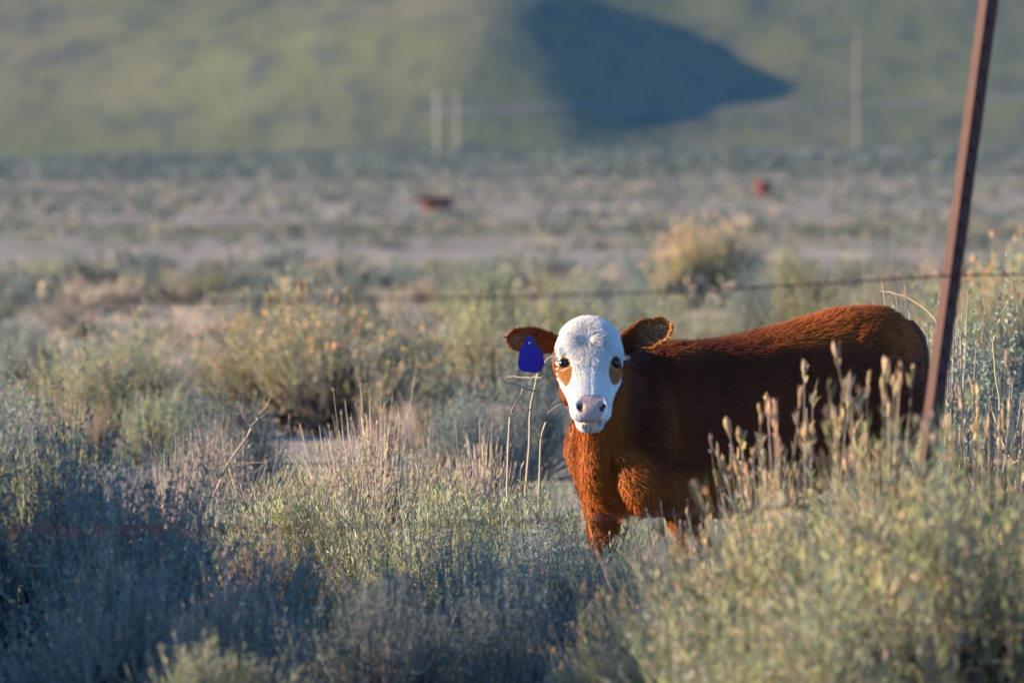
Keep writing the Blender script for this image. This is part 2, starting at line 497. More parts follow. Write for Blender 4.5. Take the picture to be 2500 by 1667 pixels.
def shrub_px(key, px, d, top, wpx, label, group=None, rz=0.0, lean=(0, 0)):
    x = (px - 1250) / FPX * d
    g = float(ground_z(x, d))
    hh = CAM_Z - (top - HORIZ) / FPX * d - g
    return put_shrub(key, x, d, max(hh, .08) * (1.0 if key[:5] == 'stalk' else 1.13), wpx * d / FPX, label, group, rz, lean)
# ------------------------------------------------------------------ shrubs one can tell apart
G0 = None
SH = [
 # key, px, distance, top, width px, label
 ('sage0', 110, 21.0, 1140, 620, 'large blue shaded sagebrush filling the lower left corner', 0.3),
 ('sage1', 360, 20.0, 1215, 520, 'shaded blue sagebrush beside the largest sagebrush at lower left'),
 ('sage0', 560, 18.6, 1470, 420, 'dark sagebrush at the bottom edge below the thin forked stalk', 2.0),
 ('fresh0', 520, 17.4, 1570, 260, 'tuft of green blades at the bottom edge below the forked stalk', 0.0),
 ('sage1', 250, 18.2, 1440, 460, 'dark shaded sagebrush low at the bottom left', 3.0),
 ('dry0', 690, 27.4, 1075, 330, 'pale twiggy dry shrub behind the thin forked stalk', 0.5),
 ('dry1', 930, 27.8, 1055, 330, 'grey twiggy shrub below the orange topped flowering shrub', 1.5),
 ('dry0', 800, 26.4, 1115, 260, 'small dry shrub between the two pale twiggy shrubs', 2.2),
 ('rabbit0', 820, 24.8, 1160, 420, 'sunlit yellow green rabbitbrush over a dark hollow', 2.6),
 ('dead1', 640, 23.6, 1290, 260, 'brown dead twigs around the dark hollow under the rabbitbrush', 0.7),
 ('fresh1', 960, 24.2, 1215, 330, 'soft green shrub right beside the sunlit yellow green rabbitbrush', 1.2),
 ('fresh0', 1130, 25.6, 1195, 330, 'feathery green shrub in front of the bent dry branches', 0.2),
 ('fresh1', 1300, 25.0, 1215, 300, 'pale green shrub at the feet of the calf, under its chin', 2.9),
 ('rabbit1', 1190, 24.0, 1270, 360, 'grey green rabbitbrush in front of the feathery green shrub', 1.9),
 ('sage0', 1310, 22.6, 1320, 380, 'teal sagebrush below the white chin of the calf', 1.1),
 ('sage1', 1080, 21.6, 1360, 420, 'dark teal sagebrush at the lower centre', 2.4),
 ('rabbit0', 760, 21.4, 1345, 380, 'yellowish rabbitbrush left of the dark teal sagebrush', 3.4),
 ('sage0', 930, 19.0, 1450, 480, 'dark shaded sagebrush at the bottom edge left of centre', 0.9),
 ('sage1', 1240, 19.4, 1465, 420, 'teal sagebrush at the bottom edge near the middle', 0.1),
 ('fresh0', 1480, 22.4, 1335, 250, 'thin grey green plant before the front leg of the calf', 0.6),
 ('sage1', 1420, 20.6, 1410, 330, 'sagebrush with pale stems below the front legs of the calf', 1.7),
 ('stalk1', 1500, 18.6, 1440, 300, 'curved pale stalks at the bottom edge under the calf', 2.8),
 ('fresh1', 1600, 21.4, 1360, 260, 'thin grey plant between the two front legs of the calf', 1.4),
 ('dry1', 1740, 20.4, 1350, 300, 'tan dry shrub below the belly of the calf', 2.1),
 ('rabbit1', 1660, 18.6, 1430, 420, 'blurred rabbitbrush at the bottom below the calf', 0.4),
 ('stalk0', 1960, 19.8, 955, 560, 'club headed dry stalks standing against the dark side of the calf', 0.0),
 ('rabbit0', 1990, 19.4, 1195, 330, 'leafy grey green rabbitbrush at the foot of the club headed stalks', 0.9),
 ('stalk1', 2190, 18.4, 935, 400, 'tall tan stalks just left of the rusty post', 1.3),
 ('stalk0', 2090, 19.0, 985, 300, 'tan stalks in front of the hind legs of the calf', 2.2),
 ('stalk1', 1890, 19.3, 1020, 260, 'shorter club headed stalks below the flank of the calf', 4.0),
 ('stalk1', 1820, 20.2, 1120, 260, 'low leaning stalks at the edge of the club headed stalks', 2.5),
 ('rabbit0', 2010, 17.6, 1290, 520, 'large blurred yellow green rabbitbrush below the club headed stalks', 1.0),
 ('rabbit1', 2370, 17.0, 1120, 520, 'large blurred rabbitbrush at the foot of the rusty post', 2.0),
 ('rabbit0', 2490, 16.6, 1120, 460, 'blurred rabbitbrush in the lower right corner', 2.7),
 ('rabbit1', 2050, 16.2, 1410, 520, 'blurred olive rabbitbrush along the bottom right edge', 0.8),
 ('fresh1', 1800, 16.6, 1480, 420, 'blurred green brush at the bottom edge right of centre', 0.9),
 ('stalk0', 2420, 21.0, 930, 300, 'pale dry stalks standing right of the rusty post', 1.9),
 ('dry1', 2360, 27.0, 880, 330, 'tall dry grass coloured shrub behind the rusty post', 3.0),
 ('fresh0', 2300, 31.0, 810, 330, 'green shrub behind the rump of the calf and the post', 0.3),
 ('sage1', 2470, 29.0, 860, 330, 'grey green sagebrush at the right edge beyond the stalks', 0.0),
 ('rabbit1', 300, 40.5, 790, 440, 'broad rounded green rabbitbrush in the left middle distance', 0.5),
 ('fresh0', 385, 37.5, 955, 170, 'small bright green shrub in front of the broad rabbitbrush', 0.9),
 ('dead0', 215, 38.5, 985, 330, 'brown dead skirt of twigs under the broad rabbitbrush', 1.6),
 ('flower0', 830, 41.0, 775, 560, 'wide flowering shrub with orange seed heads left of the calf', 0.2),
 ('flower1', 670, 42.0, 770, 230, 'narrow flowering shrub with bright orange tops beside the wide one', 1.1),
 ('dead1', 600, 43.5, 830, 330, 'brown dead shrub between the broad rabbitbrush and the flowering shrub', 0.6),
 ('dry0', 1030, 38.5, 960, 260, 'tan spreading shrub at the right foot of the flowering shrub', 2.0),
 ('dry1', 470, 29.0, 1085, 260, 'pale grey dry shrub right of the shaded corner sagebrush', 0.4),
 ('dry0', 590, 30.5, 1060, 230, 'faded twiggy shrub below the brown dead shrub', 1.7),
 ('sage1', 540, 32.5, 1010, 190, 'small teal sagebrush in the shade below the brown dead shrub', 2.7),
 ('dry1', 400, 26.6, 1165, 240, 'low bleached shrub between the corner sagebrush and the forked stalk', 0.9),
 ('fresh1', 600, 25.0, 1225, 240, 'low green shrub just right of the forked stalk', 2.0),
 ('dry0', 1010, 29.6, 1060, 230, 'dry twiggy shrub left of the bent branches', 2.9),
 ('sage0', 1130, 33.0, 1015, 190, 'shaded sagebrush between the flowering shrub and the bent branches', 0.5),
 ('dry1', 1180, 28.0, 1120, 200, 'low dry shrub at the root of the bent branches', 1.2),
 ('rabbit1', 160, 27.5, 1070, 240, 'sunlit tan rabbitbrush above the shaded corner', 0.7),
 ('sage0', 1000, 52.0, 780, 200, 'dark teal sagebrush behind the flowering shrub', 0.1),
 ('rabbit0', 1190, 47.0, 715, 300, 'tan and green rabbitbrush directly behind the tagged ear', 0.9),
 ('sage1', 1230, 36.0, 925, 260, 'dark sagebrush behind the bent dry branches', 2.2),
 ('sage1', 60, 48.0, 800, 230, 'dark teal sagebrush at the left edge in the middle distance', 1.2),
 ('sage0', 30, 31.0, 990, 240, 'sagebrush rising at the left edge above the shaded corner', 1.9),
 ('rabbit0', 1420, 52.0, 700, 260, 'tan rabbitbrush just above the head of the calf', 2.4),
 ('sage0', 1560, 56.0, 700, 230, 'teal sagebrush above the calf\'s untagged ear', 1.5),
 ('rabbit1', 1680, 50.0, 735, 280, 'tan rabbitbrush rising behind the neck of the calf', 3.1),
 ('sage1', 1840, 54.0, 690, 280, 'olive sagebrush above the back of the calf', 0.7),
 ('rabbit0', 2000, 52.0, 685, 280, 'pale rabbitbrush above the rump of the calf', 1.8),
 ('dry1', 2140, 58.0, 660, 260, 'pale dry shrub between the calf\'s rump and the post', 0.6),
 ('rabbit1', 2340, 50.0, 700, 330, 'pale rabbitbrush right behind the upper post', 2.3),
 ('flower1', 2500, 45.0, 640, 190, 'orange tipped shrub at the right edge', 1.4),
 ('flower2', 1700, 80.0, 566, 170, 'round tall shrub with a peach sunlit side alone on the flat', 0.4),
 ('sage0', 1775, 81.5, 585, 110, 'dark sagebrush on the shaded side of the round tall shrub', 0.8),
 ('rabbit0', 1960, 74.0, 605, 220, 'low peach coloured shrub right of the round tall shrub', 2.6),
 ('fresh1', 1165, 66.0, 660, 90, 'single green shrub on the flat above the tagged ear', 0.3),
]
for row in SH:
    key, px, d, top, wpx, lab = row[:6]
    shrub_px(key, px, d, top, wpx * (1.22 if d < 30 and key[:5] != 'stalk' else 1.12), lab, rz=row[6] if len(row) > 6 else 0)

# tall brush beyond the left edge of the picture: its shade falls on the corner
for k, (x, y, hh, ww, kk) in enumerate([(-2.65, 21.9, 1.35, 1.2, 'sage1'), (-2.6, 20.9, 1.45, 1.2, 'sage0'), (-2.6, 19.7, 1.35, 1.2, 'sage1'), (-2.3, 18.3, 1.1, 1.0, 'sage0')]):
    put_shrub(kk, x, y, hh, ww, 'tall sagebrush beyond the left edge that shades the corner', 'tall brush beyond the left edge', rz=k * 1.3)

# ------------------------------------------------------------------ scattered shrubs of the flat
rng = np.random.default_rng(99)
def scatter(n, d0, d1, seed, wide=1.08):
    r = np.random.default_rng(seed)
    d = np.sqrt(r.random(n) * (d1 ** 2 - d0 ** 2) + d0 ** 2)
    half = d * (1250 / FPX) * wide + .3 * wide
    x = (r.random(n) * 2 - 1) * half
    return x, d, r
taken = [((r_[1] - 1250) / FPX * r_[2], r_[2], r_[4] * r_[2] / FPX * .5) for r_ in SH]
cnt = 0
x, d, r = scatter(1100, 60, 140, 5)
for i in np.argsort(d):
    if cnt >= 236: break
    dens = .1 + vnoise(np.array([x[i] * .25]), np.array([d[i] * .07]), 31)[0] + .35
    if r.random() > .45 + .5 * dens: continue
    if any(abs(x[i] - a) < w + .15 and abs(d[i] - b) < 1.2 for a, b, w in taken): continue
    hh = .16 + .28 * r.random() ** 1.6; ww = hh * (1.2 + .9 * r.random())
    px = 1250 + x[i] / d[i] * FPX
    if 1560 < px < 1880 and d[i] < 92: continue
    taken.append((x[i], d[i], ww * .5))
    kind = ['sage0', 'sage1', 'rabbit0', 'dry0', 'dry1', 'sage0', 'dry0'][r.integers(0, 7)]
    nm = {'s': ('grey green sagebrush clump scattered over the flat beyond the calf', 'scattered sagebrush on the flat'), 'r': ('low tan green rabbitbrush scattered over the flat beyond the calf', 'scattered rabbitbrush on the flat'),
          'd': ('low pale dry shrub scattered over the flat beyond the calf', 'scattered dry shrubs on the flat')}[kind[0]]
    put_shrub(kind, x[i], d[i], hh, ww, nm[0], nm[1], rz=r.random() * 6.28)
    cnt += 1

# everything farther off reads as one mass
def mass(name, label, n, d0, d1, seed, nleaf, size, thr, hmin, hmax, mat, pal=None):
    x, d, r = scatter(int(n * 1.75), d0, d1, seed, 1.9)
    n = len(x)
    dn = vnoise(x * .018, d * .013, 41) * .75 + vnoise(x * .05, d * .03, 42) * .45 + vnoise(x * .4, d * .1, 43) * .25
    k = dn + .9 * (r.random(n) - .5) > thr
    x, d = x[k], d[k]; n = len(x)
    z = ground_z(x, d)
    hh = hmin + (hmax - hmin) * r.random(n) ** 1.6; ww = hh * (.7 + .6 * r.random(n))
    dv = nrm(r.normal(0, 1, (n, nleaf, 3))); dv[..., 2] = np.abs(dv[..., 2])
    q = r.random((n, nleaf, 1)) ** .4
    A = dv * q * np.stack([ww, ww, hh], 1)[:, None] + np.stack([x, d, z - .02], 1)[:, None]
    D = nrm(dv + r.normal(0, .4, dv.shape) + np.array([0, 0, .6])); S = nrm(np.cross(D, nrm(r.normal(0, 1, dv.shape))))
    pal = pal or (CL_SAGE + CL_TAN + CL_DARK)
    base = np.asarray(pal)[r.integers(0, len(pal), n)][:, None]
    c = np.clip(base * (1 + .3 * (r.random((n, nleaf, 1)) * 2 - 1)), .01, .9)
    sz = (hh[:, None] * size * (.7 + .7 * r.random((n, nleaf)))).reshape(-1)
    V, F, C = diamonds(A.reshape(-1, 3) - D.reshape(-1, 3) * (sz * .4)[:, None], D.reshape(-1, 3), S.reshape(-1, 3), sz, sz * .6, c.reshape(-1, 3))
    o = link(name, mesh_np(name, V, F, mat, C))
    tag(o, label, None, kind='stuff')
MAT_MASS = plant_material('far_brush', .1, 0.0)
mass('low_brush', 'low sagebrush cover on the nearer half of the flat', 3600, 75, 330, 301, 64, .24, -.06, .12, .42, MAT_MASS)
mass('distant_brush', 'distant sagebrush cover reaching to the foot of the hill', 15000, 320, 1290, 302, 20, .44, .02, .20, .62, MAT_MASS)
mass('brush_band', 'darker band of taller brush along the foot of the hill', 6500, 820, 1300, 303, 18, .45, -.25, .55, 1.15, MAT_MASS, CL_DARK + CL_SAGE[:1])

# grass and fine herbs between the shrubs
def grass(name, label, n, d0, d1, seed, hmin, hmax, nb, cols, thr, wid):
    x, d, r = scatter(int(n * 1.75), d0, d1, seed, 1.9)
    n = len(x)
    dn = vnoise(x * .9, d * .45, 51) * .7 + vnoise(x * 3, d * 1.2, 52) * .4
    k = dn > thr
    x, d = x[k], d[k]; n = len(x)
    z = ground_z(x, d)
    hh = (hmin + (hmax - hmin) * r.random((n, nb))) * (.6 + .8 * r.random((n, 1)))
    az = r.random((n, nb)) * 6.283; til = .12 + .45 * r.random((n, nb))
    root = np.stack([x, d, z - .01], 1)[:, None] + np.stack([np.cos(az), np.sin(az), 0 * az], -1) * .03 * r.random((n, nb, 1))
    dr = np.stack([np.cos(az) * np.sin(til), np.sin(az) * np.sin(til), np.cos(til)], -1)
    S = nrm(np.cross(dr, nrm(r.normal(0, 1, dr.shape))))
    c = np.asarray(cols)[r.integers(0, len(cols), n)][:, None] * (1 + .35 * (r.random((n, nb, 1)) * 2 - 1))
    V, F, C = diamonds(root.reshape(-1, 3), dr.reshape(-1, 3), S.reshape(-1, 3), hh.reshape(-1), np.full(hh.size, wid), np.clip(c, .01, .9).reshape(-1, 3), .25)
    o = link(name, mesh_np(name, V, F, MAT_GRASS, C)); tag(o, label, None, kind='stuff')
MAT_GRASS = plant_material('grass_blade', .2, 0.0)
grass('near_grass', 'short grey green grass and herbs between the shrubs around the calf', 3800, 16.5, 36, 401, .04, .12, 12, ((.27, .31, .18), (.34, .33, .21), (.23, .285, .17), (.40, .35, .255), (.31, .31, .26)), -.15, .0035)
grass('dry_grass', 'dry tan grass tufts on the flat behind the shrubs', 6500, 40, 95, 402, .04, .13, 8, ((.52, .43, .33), (.48, .41, .31), (.40, .38, .27), (.56, .45, .35)), -.3, .006)
# ------------------------------------------------------------------ the calf
def ring_pts(c, S, U, hw, up, dn, p=2.2, n=28):
    a = np.linspace(0, 2 * np.pi, n, endpoint=False)
    ca, sa = np.cos(a), np.sin(a)
    x = np.sign(ca) * np.abs(ca) ** (2 / p) * hw
    y = np.sign(sa) * np.abs(sa) ** (2 / p)
    y = np.where(y > 0, y * up, y * dn)
    return np.asarray(c)[None] + x[:, None] * np.asarray(S)[None] + y[:, None] * np.asarray(U)[None]

class Acc:
    def __init__(s): s.V, s.T, s.n = [], [], 0
    def loft(s, rings):
        n = len(rings[0]); m = len(rings)
        V = np.concatenate(rings); b = s.n
        for i in range(m - 1):
            j = np.arange(n); k = (j + 1) % n
            A, B, C, D = b + i * n + j, b + i * n + k, b + (i + 1) * n + k, b + (i + 1) * n + j
            s.T.append(np.stack([A, B, C], 1)); s.T.append(np.stack([A, C, D], 1))
        c0 = b + len(V); c1 = c0 + 1
        V = np.concatenate([V, [rings[0].mean(0), rings[-1].mean(0)]])
        j = np.arange(n); k = (j + 1) % n
        s.T.append(np.stack([b + k, b + j, np.full(n, c0)], 1))
        e = b + (m - 1) * n
        s.T.append(np.stack([e + j, e + k, np.full(n, c1)], 1))
        s.V.append(V); s.n += len(V)
    def arrays(s): return np.concatenate(s.V), np.concatenate(s.T)

def spline(pts, n):
    """Catmull-Rom through rows of numbers, n samples"""
    P = np.asarray(pts, float)
    P = np.concatenate([[2 * P[0] - P[1]], P, [2 * P[-1] - P[-2]]])
    t = np.linspace(0, len(P) - 3 - 1e-6, n)
    i = t.astype(int); f = (t - i)[:, None]
    a, b, c, d = P[i], P[i + 1], P[i + 2], P[i + 3]
    return .5 * ((2 * b) + (-a + c) * f + (2 * a - 5 * b + 4 * c - d) * f ** 2 + (-a + 3 * b - 3 * c + d) * f ** 3)

ANG = R(25)
CP0 = np.array([0.372, 25.0, 0.0])
HX = np.array([-math.cos(ANG), -math.sin(ANG), 0]); LX = np.array([math.sin(ANG), -math.cos(ANG), 0]); UZ = np.array([0, 0, 1.])
# everything of the calf is in metres round the point on the ground under its shoulder (world axes)
def B(u, v, w): return u * HX + v * LX + w * UZ

# head frame: t from poll to muzzle, n out of the forehead, s to the viewer's right
TH = R(54)
POLL = np.array([0.221, 24.75, 0.897]) - CP0
YAW = R(2.0)
Hs = np.array([math.cos(YAW), math.sin(YAW), 0])
fw = np.array([math.sin(YAW), -math.cos(YAW), 0])
Ht = fw * math.cos(TH) - UZ * math.sin(TH)
Hn = fw * math.sin(TH) + UZ * math.cos(TH)
def H(s, t, n): return POLL + s * Hs + t * Ht + n * Hn

acc = Acc()
# trunk: u, top, bottom, half width, squareness
T = spline([(.165, .60, .48, .045, 2.0), (.14, .67, .43, .080, 2.0), (.10, .745, .38, .115, 2.1), (.04, .81, .35, .142, 2.2), (-.05, .838, .340, .165, 2.3), (-.2, .842, .335, .186, 2.3),
            (-.31, .853, .327, .198, 2.3), (-.42, .876, .345, .20, 2.3), (-.54, .902, .38, .195, 2.25), (-.65, .930, .43, .186, 2.2), (-.77, .938, .47, .172, 2.2), (-.83, .922, .51, .15, 2.1),
            (-.872, .885, .57, .115, 2.0), (-.905, .81, .65, .055, 2.0)], 46)
acc.loft([ring_pts(B(u, 0, (a + b) * .5 + .02), LX, UZ, hw, a - (a + b) * .5 - .02, (a + b) * .5 + .02 - b, p) for u, a, b, hw, p in T])
# neck
def tube(pts, n, refS=None):
    P = spline(pts, n)
    c = P[:, :3]
    tg = nrm(np.gradient(c, axis=0))
    out = []
    for k in range(n):
        S = np.cross(UZ if refS is None else refS, tg[k]); S = S / np.linalg.norm(S)
        U = np.cross(tg[k], S)
        out.append(ring_pts(c[k], S, U, P[k, 3], P[k, 4], P[k, 4], 2.1))
    acc.loft(out)
def N3(u, v, w): return tuple(B(u, v, w))
hb_ = H(0, .085, -.075)
tube([(*N3(-.12, 0, .60), .13, .17), (*N3(.0, .02, .63), .14, .18), (*N3(.09, .05, .67), .122, .165), (*N3(.165, .09, .725), .100, .135), (*hb_, .082, .095)], 16)
# dewlap and brisket
tube([(*H(0, .15, -.12), .05, .05), (*N3(.175, .085, .60), .058, .065), (*N3(.145, .025, .50), .058, .075), (*N3(.095, -.01, .44), .070, .085), (*N3(.02, 0, .40), .08, .07)], 14)
# legs: rings of lateral radius and fore-aft radius
def leg(pts, n=26):
    P = spline([(*B(u, v, w), rl, rf) for u, v, w, rl, rf in pts], n)
    acc.loft([ring_pts(P[k, :3], LX, HX, P[k, 3], P[k, 4], P[k, 4], 2.1, 20) for k in range(n)])
leg([(.03, .085, .66, .05, .09), (.05, .10, .54, .062, .105), (-.02, .105, .44, .062, .085), (-.085, .105, .36, .047, .056), (-.115, .105, .265, .041, .044), (-.12, .105, .235, .042, .045), (-.125, .105, .19, .030, .032),
     (-.135, .105, .10, .026, .029), (-.135, .105, .07, .033, .036), (-.115, .105, .045, .033, .038), (-.105, .105, .0, .036, .045)])
leg([(.06, -.085, .66, .05, .09), (.09, -.10, .54, .060, .10), (.075, -.105, .44, .06, .08), (.07, -.105, .36, .047, .056), (.065, -.105, .265, .041, .044), (.065, -.105, .235, .042, .045), (.055, -.105, .19, .030, .032),
     (.035, -.105, .10, .026, .029), (.03, -.105, .07, .033, .036), (.05, -.105, .045, .033, .038), (.06, -.105, .0, .036, .045)])
for v, du in ((.11, .03), (-.11, -.10)):
    leg([(-.74, v * .7, .80, .06, .10), (-.74, v, .68, .085, .145), (-.725, v * 1.05, .58, .085, .135), (-.735 + du * .3, v, .49, .062, .095), (-.80 + du * .6, v, .40, .042, .056), (-.845 + du, v, .335, .034, .05),
         (-.835 + du, v, .26, .027, .033), (-.815 + du, v, .12, .027, .030), (-.80 + du, v, .075, .034, .038), (-.785 + du, v, .045, .034, .038), (-.775 + du, v, .0, .036, .045)])
# shoulder and hip swells
def blob(c, S, T_, U, rs, rt, ru, n=12):
    th = np.linspace(-np.pi / 2, np.pi / 2, n)[1:-1]
    acc.loft([ring_pts(np.asarray(c) + math.sin(a) * rt * T_, S, U, rs * math.cos(a), ru * math.cos(a), ru * math.cos(a), 2) for a in th])
for sgn in (1, -1):
    blob(B(.03, sgn * .105, .62), LX, UZ, HX, .075, .16, .10)
    blob(B(.032, sgn * .106, .505), LX, UZ, HX, .060, .16, .092)
    blob(B(-.065 if sgn > 0 else .07, sgn * .118, .455), LX, UZ, HX, .052, .12, .072)
    blob(B(-.70, sgn * .11, .74), LX, UZ, HX, .085, .15, .15)
# head
HR = spline([(-.018, .018, .010, .10, 2.0), (-.008, .040, .027, .115, 2.0), (.012, .062, .044, .125, 2.1), (.04, .082, .057, .130, 2.1), (.075, .0955, .062, .135, 2.1), (.115, .1025, .065, .135, 1.95), (.15, .1035, .065, .130, 1.75), (.185, .095, .060, .112, 1.65),
             (.22, .080, .052, .085, 1.65), (.25, .068, .044, .062, 1.8), (.275, .0615, .037, .045, 2.2), (.297, .0600, .033, .034, 2.4), (.315, .0565, .026, .026, 2.4), (.328, .045, .014, .018, 2.2), (.334, .024, .004, .010, 2.0)], 40)
acc.loft([ring_pts(H(0, t, 0), Hs, Hn, hw, max(up, .002), dn, p) for t, hw, up, dn, p in HR])
# lower jaw and chin
JR = spline([(.09, .060, -.075, .060), (.15, .060, -.082, .055), (.21, .048, -.078, .046), (.255, .040, -.072, .040), (.285, .036, -.064, .036), (.305, .033, -.056, .030), (.318, .024, -.050, .019)], 18)
acc.loft([ring_pts(H(0, t, n), Hs, Hn, hw, r, r, 2.1) for t, hw, n, r in JR])
for sg in (-1, 1):
    # brow over the eye, nostril wing
    blob(H(sg * .070, .122, .036), Hs, Ht, Hn, .022, .028, .011)
    blob(H(sg * .032, .292, .024), Hs, Ht, Hn, .019, .026, .013)
    # cheek
    blob(H(sg * .060, .16, -.05), Hs, Ht, Hn, .030, .075, .060)

# ears: cupped leaves with thickness
def ear(base, tip, upv, half, cup, face, roll=0):
    base = np.asarray(base); tip = np.asarray(tip)
    ax = nrm(tip - base); L = np.linalg.norm(tip - base)
    f = nrm(face - ax * np.dot(face, ax)); up = np.cross(f, ax)
    if np.dot(up, upv) < 0: up = -up
    rings = []
    for t in np.linspace(-.12, 1.0, 16):
        tt = np.clip(t, 0, 1)
        w = half * (0.42 + 0.58 * math.sin(min(1, tt * 1.5) * math.pi / 2)) * math.sqrt(max(1 - (tt ** 3.2), 0.0012))
        th = .0075
        w = w * (1 + .05 * math.sin(tt * 17))
        cc = np.linspace(-1, 1, 13)
        dep = -cup * (1 - cc ** 2) * min(1, .35 + tt) * (w / half)
        ctr = base + ax * L * t
        fr = ctr + up * (cc * w)[:, None] + f * (dep + th * .5)[:, None]
        bk = ctr + up * (cc[::-1] * w)[:, None] + f * (dep[::-1] - th)[:, None]
        rings.append(np.concatenate([fr, bk]))
    acc.loft(rings)
def WP(px, py, d): return np.array(px2w(px, py, d)) - CP0
EARL = (WP(1362, 842, 24.83), WP(1234, 824, 24.80)); EARR = (WP(1518, 838, 24.85), WP(1642, 794, 24.84))
ear(*EARL, UZ, .047, .034, np.array([-.12, -1, -.10]))
ear(*EARR, UZ, .052, .034, np.array([.20, -1, .12]))
cV, cT = acc.arrays()
tmp = bpy.data.objects.new('calf_tmp', mesh_np('calf_tmp', cV, cT)); COL.objects.link(tmp)
md = tmp.modifiers.new('r', 'REMESH'); md.mode = 'VOXEL'; md.voxel_size = 0.0052; md.use_smooth_shade = True
ms = tmp.modifiers.new('s', 'SMOOTH'); ms.factor = .5; ms.iterations = 7
dg = bpy.context.evaluated_depsgraph_get()
ev = tmp.evaluated_get(dg).to_mesh()
nv = len(ev.vertices)
CV = np.empty(nv * 3, np.float32); ev.vertices.foreach_get('co', CV); CV = CV.reshape(-1, 3).astype(float)
CN = np.empty(nv * 3, np.float32); ev.vertices.foreach_get('normal', CN); CN = CN.reshape(-1, 3).astype(float)
nl = len(ev.loops); li = np.empty(nl, np.int32); ev.loops.foreach_get('vertex_index', li)
ls = np.empty(len(ev.polygons), np.int32); ev.polygons.foreach_get('loop_start', ls)
lt = np.empty(len(ev.polygons), np.int32); ev.polygons.foreach_get('loop_total', lt)
q = lt == 4
CQ = li[ls[q][:, None] + np.arange(4)[None]]
CT3 = li[ls[~q][:, None] + np.arange(3)[None]] if (~q).any() else np.zeros((0, 3), np.int32)
bpy.data.objects.remove(tmp)

def head_coords(P):
    d = P - POLL
    return d @ Hs, d @ Ht, d @ Hn
hs, ht, hn = head_coords(CV)
# nostrils, mouth line, eye sockets pressed into the surface
def dent(s0, t0, n0, rs, rt, rn, depth, dirn):
    global CV
    w = np.exp(-((hs - s0) / rs) ** 2 - ((ht - t0) / rt) ** 2 - ((hn - n0) / rn) ** 2)
    CV = CV + (w * depth)[:, None] * np.asarray(dirn)[None]
for sg in (-1, 1):
    dent(sg * .033, .304, .020, .010, .012, .05, .016, -(Ht * .5 + Hn * .8) - sg * .2 * Hs)
    dent(sg * .0835, .156, .03, .016, .014, .04, .006, -(Hn * .8 + sg * Hs * .6))
nearhead = (ht > -.08) & (ht < .40) & (np.abs(hs) < .13) & (hn > -.16) & (hn < .12)
front = nearhead & (ht > .25)
mouth = np.exp(-((hn + .016 + .15 * np.abs(hs)) / .006) ** 2) * front * smoothstep(.25, .30, ht)
CV = CV - (mouth * .007)[:, None] * nrm(Ht)[None]

